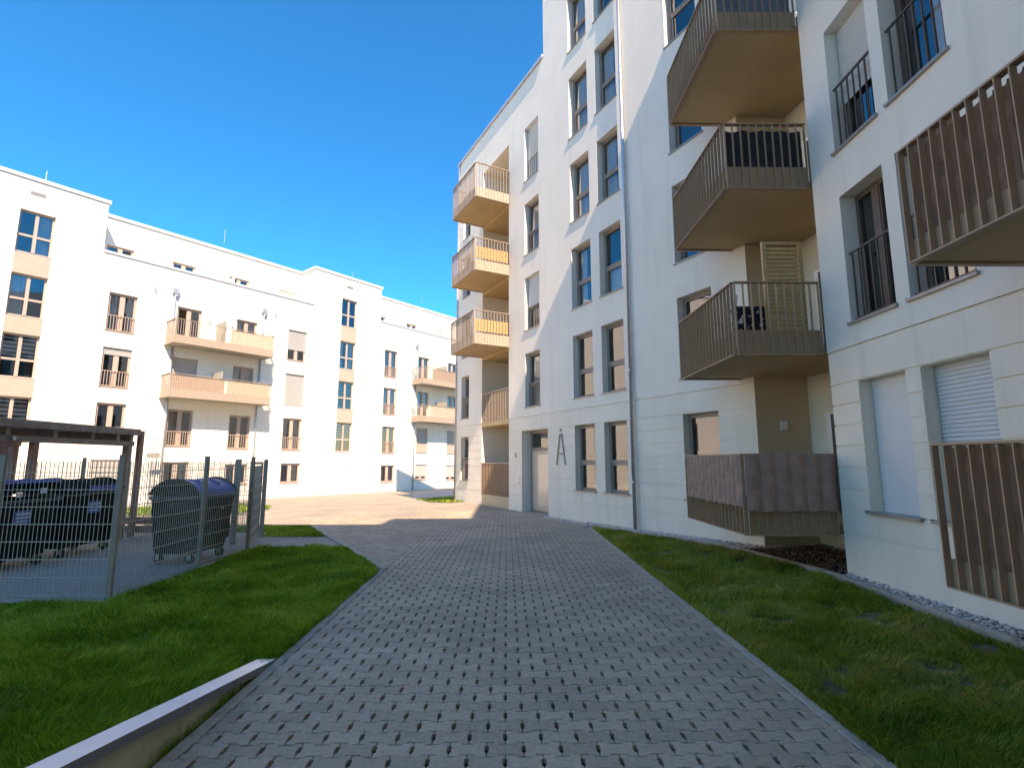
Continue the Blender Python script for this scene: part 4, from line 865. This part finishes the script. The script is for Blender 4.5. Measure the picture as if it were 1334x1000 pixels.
def cloth(name, label, cat, strips, m, grp=None):
    big = MB()
    for s in strips:
        q = cloth_strip(*s); i = len(big.v); big.v += q.v; big.f += [tuple(i+k for k in f) for f in q.f]; big.m += q.m
    me = big.mesh(name, m); smooth(me); o = thing(name, label, cat, me=me); return o
cloth('privacy_cloth', 'mauve brown privacy cloth tied around the ground floor corner balcony', 'cloth', [((3.28, 9.4), (3.28, 7.25), .98, 1.68, .056, .165, (-1, 0)), ((3.26, 7.25), (4.50, 7.25), .93, 1.69, .056, .205, (0, -1))], 'cloth')
cloth('privacy_cloth', 'dark brown cloth behind the slats of the nearest ground floor balcony', 'cloth', [((3.405, 4.06), (3.405, 1.2), .70, 1.70, .0, .11, (1, 0))], 'cloth_dark')
cloth('privacy_cloth', 'dark brown cloth behind the slats of the nearest first floor balcony', 'cloth', [((3.405, 4.06), (3.405, 1.2), 3.25, 4.17, .0, .11, (1, 0))], 'cloth_dark')
cloth('privacy_cloth', 'black cloth behind the bars of the second floor corner balcony', 'cloth', [((3.30, 7.28), (4.47, 7.28), 5.95, 6.58, .0, .3, (0, 1))], 'cloth_black')
cloth('privacy_cloth', 'blue grey cloth behind the bars of the topmost corner balcony', 'cloth', [((3.30, 7.28), (4.47, 7.28), 8.58, 9.2, .0, .3, (0, 1))], 'cloth_grey')
# pine privacy screen on the first floor corner balcony
scr = thing('privacy_screen', 'pale pine slatted screen standing on the first floor corner balcony', 'screen', T3(4.2, 7.45, 3.24))
SW = Matrix(); x0, x1, zA, zB = 3.84, 4.44, 3.24, 4.87
for x in (x0, x1-.05): b = MB(); b.box(x, x+.05, 7.44, 7.49, zA, zB); link('screen_post', b.mesh('screen_post', 'pine'), scr, SW)
b = MB(); b.box(x0+.051, x1-.051, 7.44, 7.485, zB-.045, zB); link('screen_rail', b.mesh('screen_rail', 'pine'), scr, SW)
me = (lambda q: (q.box(0, x1-x0-.102, 0, .014, 0, .038), q.mesh('slat', 'pine'))[-1])(MB())
k = 0; z = zA+.05
while z < zB-.09: link('slat', me, scr, T3(x0+.051, 7.45, z)); z += .066; k += 1
# garden chair with a patterned blanket
CW = T3(3.45, 7.6, 3.23)
ch = thing('garden_chair', 'grey garden chair draped with a black and white blanket behind the balcony bars', 'chair', CW)
b = MB(); b.box(0, .38, 0, .36, .36, .39); link('seat', b.mesh('seat', 'plastic_white'), ch, CW)
for x, y in ((.02, .02), (.36, .02), (.02, .34), (.36, .34)): b = MB(); b.box(x-.014, x+.014, y-.014, y+.014, 0, .36); link('leg', b.mesh('leg', 'fence'), ch, CW)
b = MB(); b.tube([(.0, 0, .39), (-.01, -.01, .72), (.02, .02, .84), (.04, .16, .87), (.02, .32, .84), (-.01, .36, .72), (.0, .36, .39)], .035, 8); link('backrest', b.mesh('backrest', 'plastic_white'), ch, CW)
b = MB(); b.box(-.02, .42, -.06, -.045, .22, .66); b.box(-.02, .42, -.045, .25, .645, .66)
bl = thing('blanket', 'black blanket with white leaf blotches hanging over the garden chair', 'blanket', CW, me=b.mesh('blanket', mat('blotched_blanket', (.012, .012, .014), .9, var=.2, c2=(.7, .7, .68), c2scale=13, c2lo=.57, c2hi=.6)))
# timber boards behind the far balcony rails
for zb in (5.52, 8.12):
    t = thing('balcony_boards', 'orange timber boards fixed behind the bars of the ' + ('lowest' if zb < 6 else 'middle') + ' projecting far balcony', 'boards', FM @ T3(-1.5, -1.2, zb), 'orange boards on the far balconies')
    for k in range(5): b = MB(); b.box(-1.462, -1.448, -1.26, -.03, zb+.46+k*.085, zb+.535+k*.085); link('board', b.mesh('board', 'orange_wood'), t, FM)
# satellite dish
sd = thing('satellite_dish', 'white satellite dish above the topmost far balcony', 'dish', FM @ T3(-3.3, -1.0, 12.1))
b = MB(); n = 16; rr = [0, .08, .15, .2]; pr = None
for r_ in rr[1:]:
    ring = [(-3.45+r_*math.cos(2*math.pi*k/n)*.8, -1.1-.02-.6*r_*r_, 12.28+r_*math.sin(2*math.pi*k/n)) for k in range(n)]
    if pr is None: b.poly(ring)
    else:
        for k in range(n): b.quad(pr[k], pr[(k+1) % n], ring[(k+1) % n], ring[k])
    pr = ring
link('dish', b.mesh('dish', 'plastic_white'), sd, FM); b = MB(); b.tube([(-3.45, -1.07, 12.28), (-3.45, -1.02, 12.2), (-3.45, -1.02, 11.6)], .018, 6); link('mast', b.mesh('mast', 'zinc'), sd, FM)
# small sign on a pole by the far building
sg = thing('street_sign', 'small grey notice plate on a thin pole in front of the far building', 'sign', FL @ T3(-8.3, -.5, 0))
b = MB(); b.tube([(-8.3, -.5, 0), (-8.3, -.5, 2.5)], .02, 6); link('pole', b.mesh('pole', 'zinc'), sg, FL)
b = MB(); b.box(-8.5, -8.08, -.535, -.525, 1.70, 1.88); link('plate', b.mesh('plate', 'sill'), sg, FL)
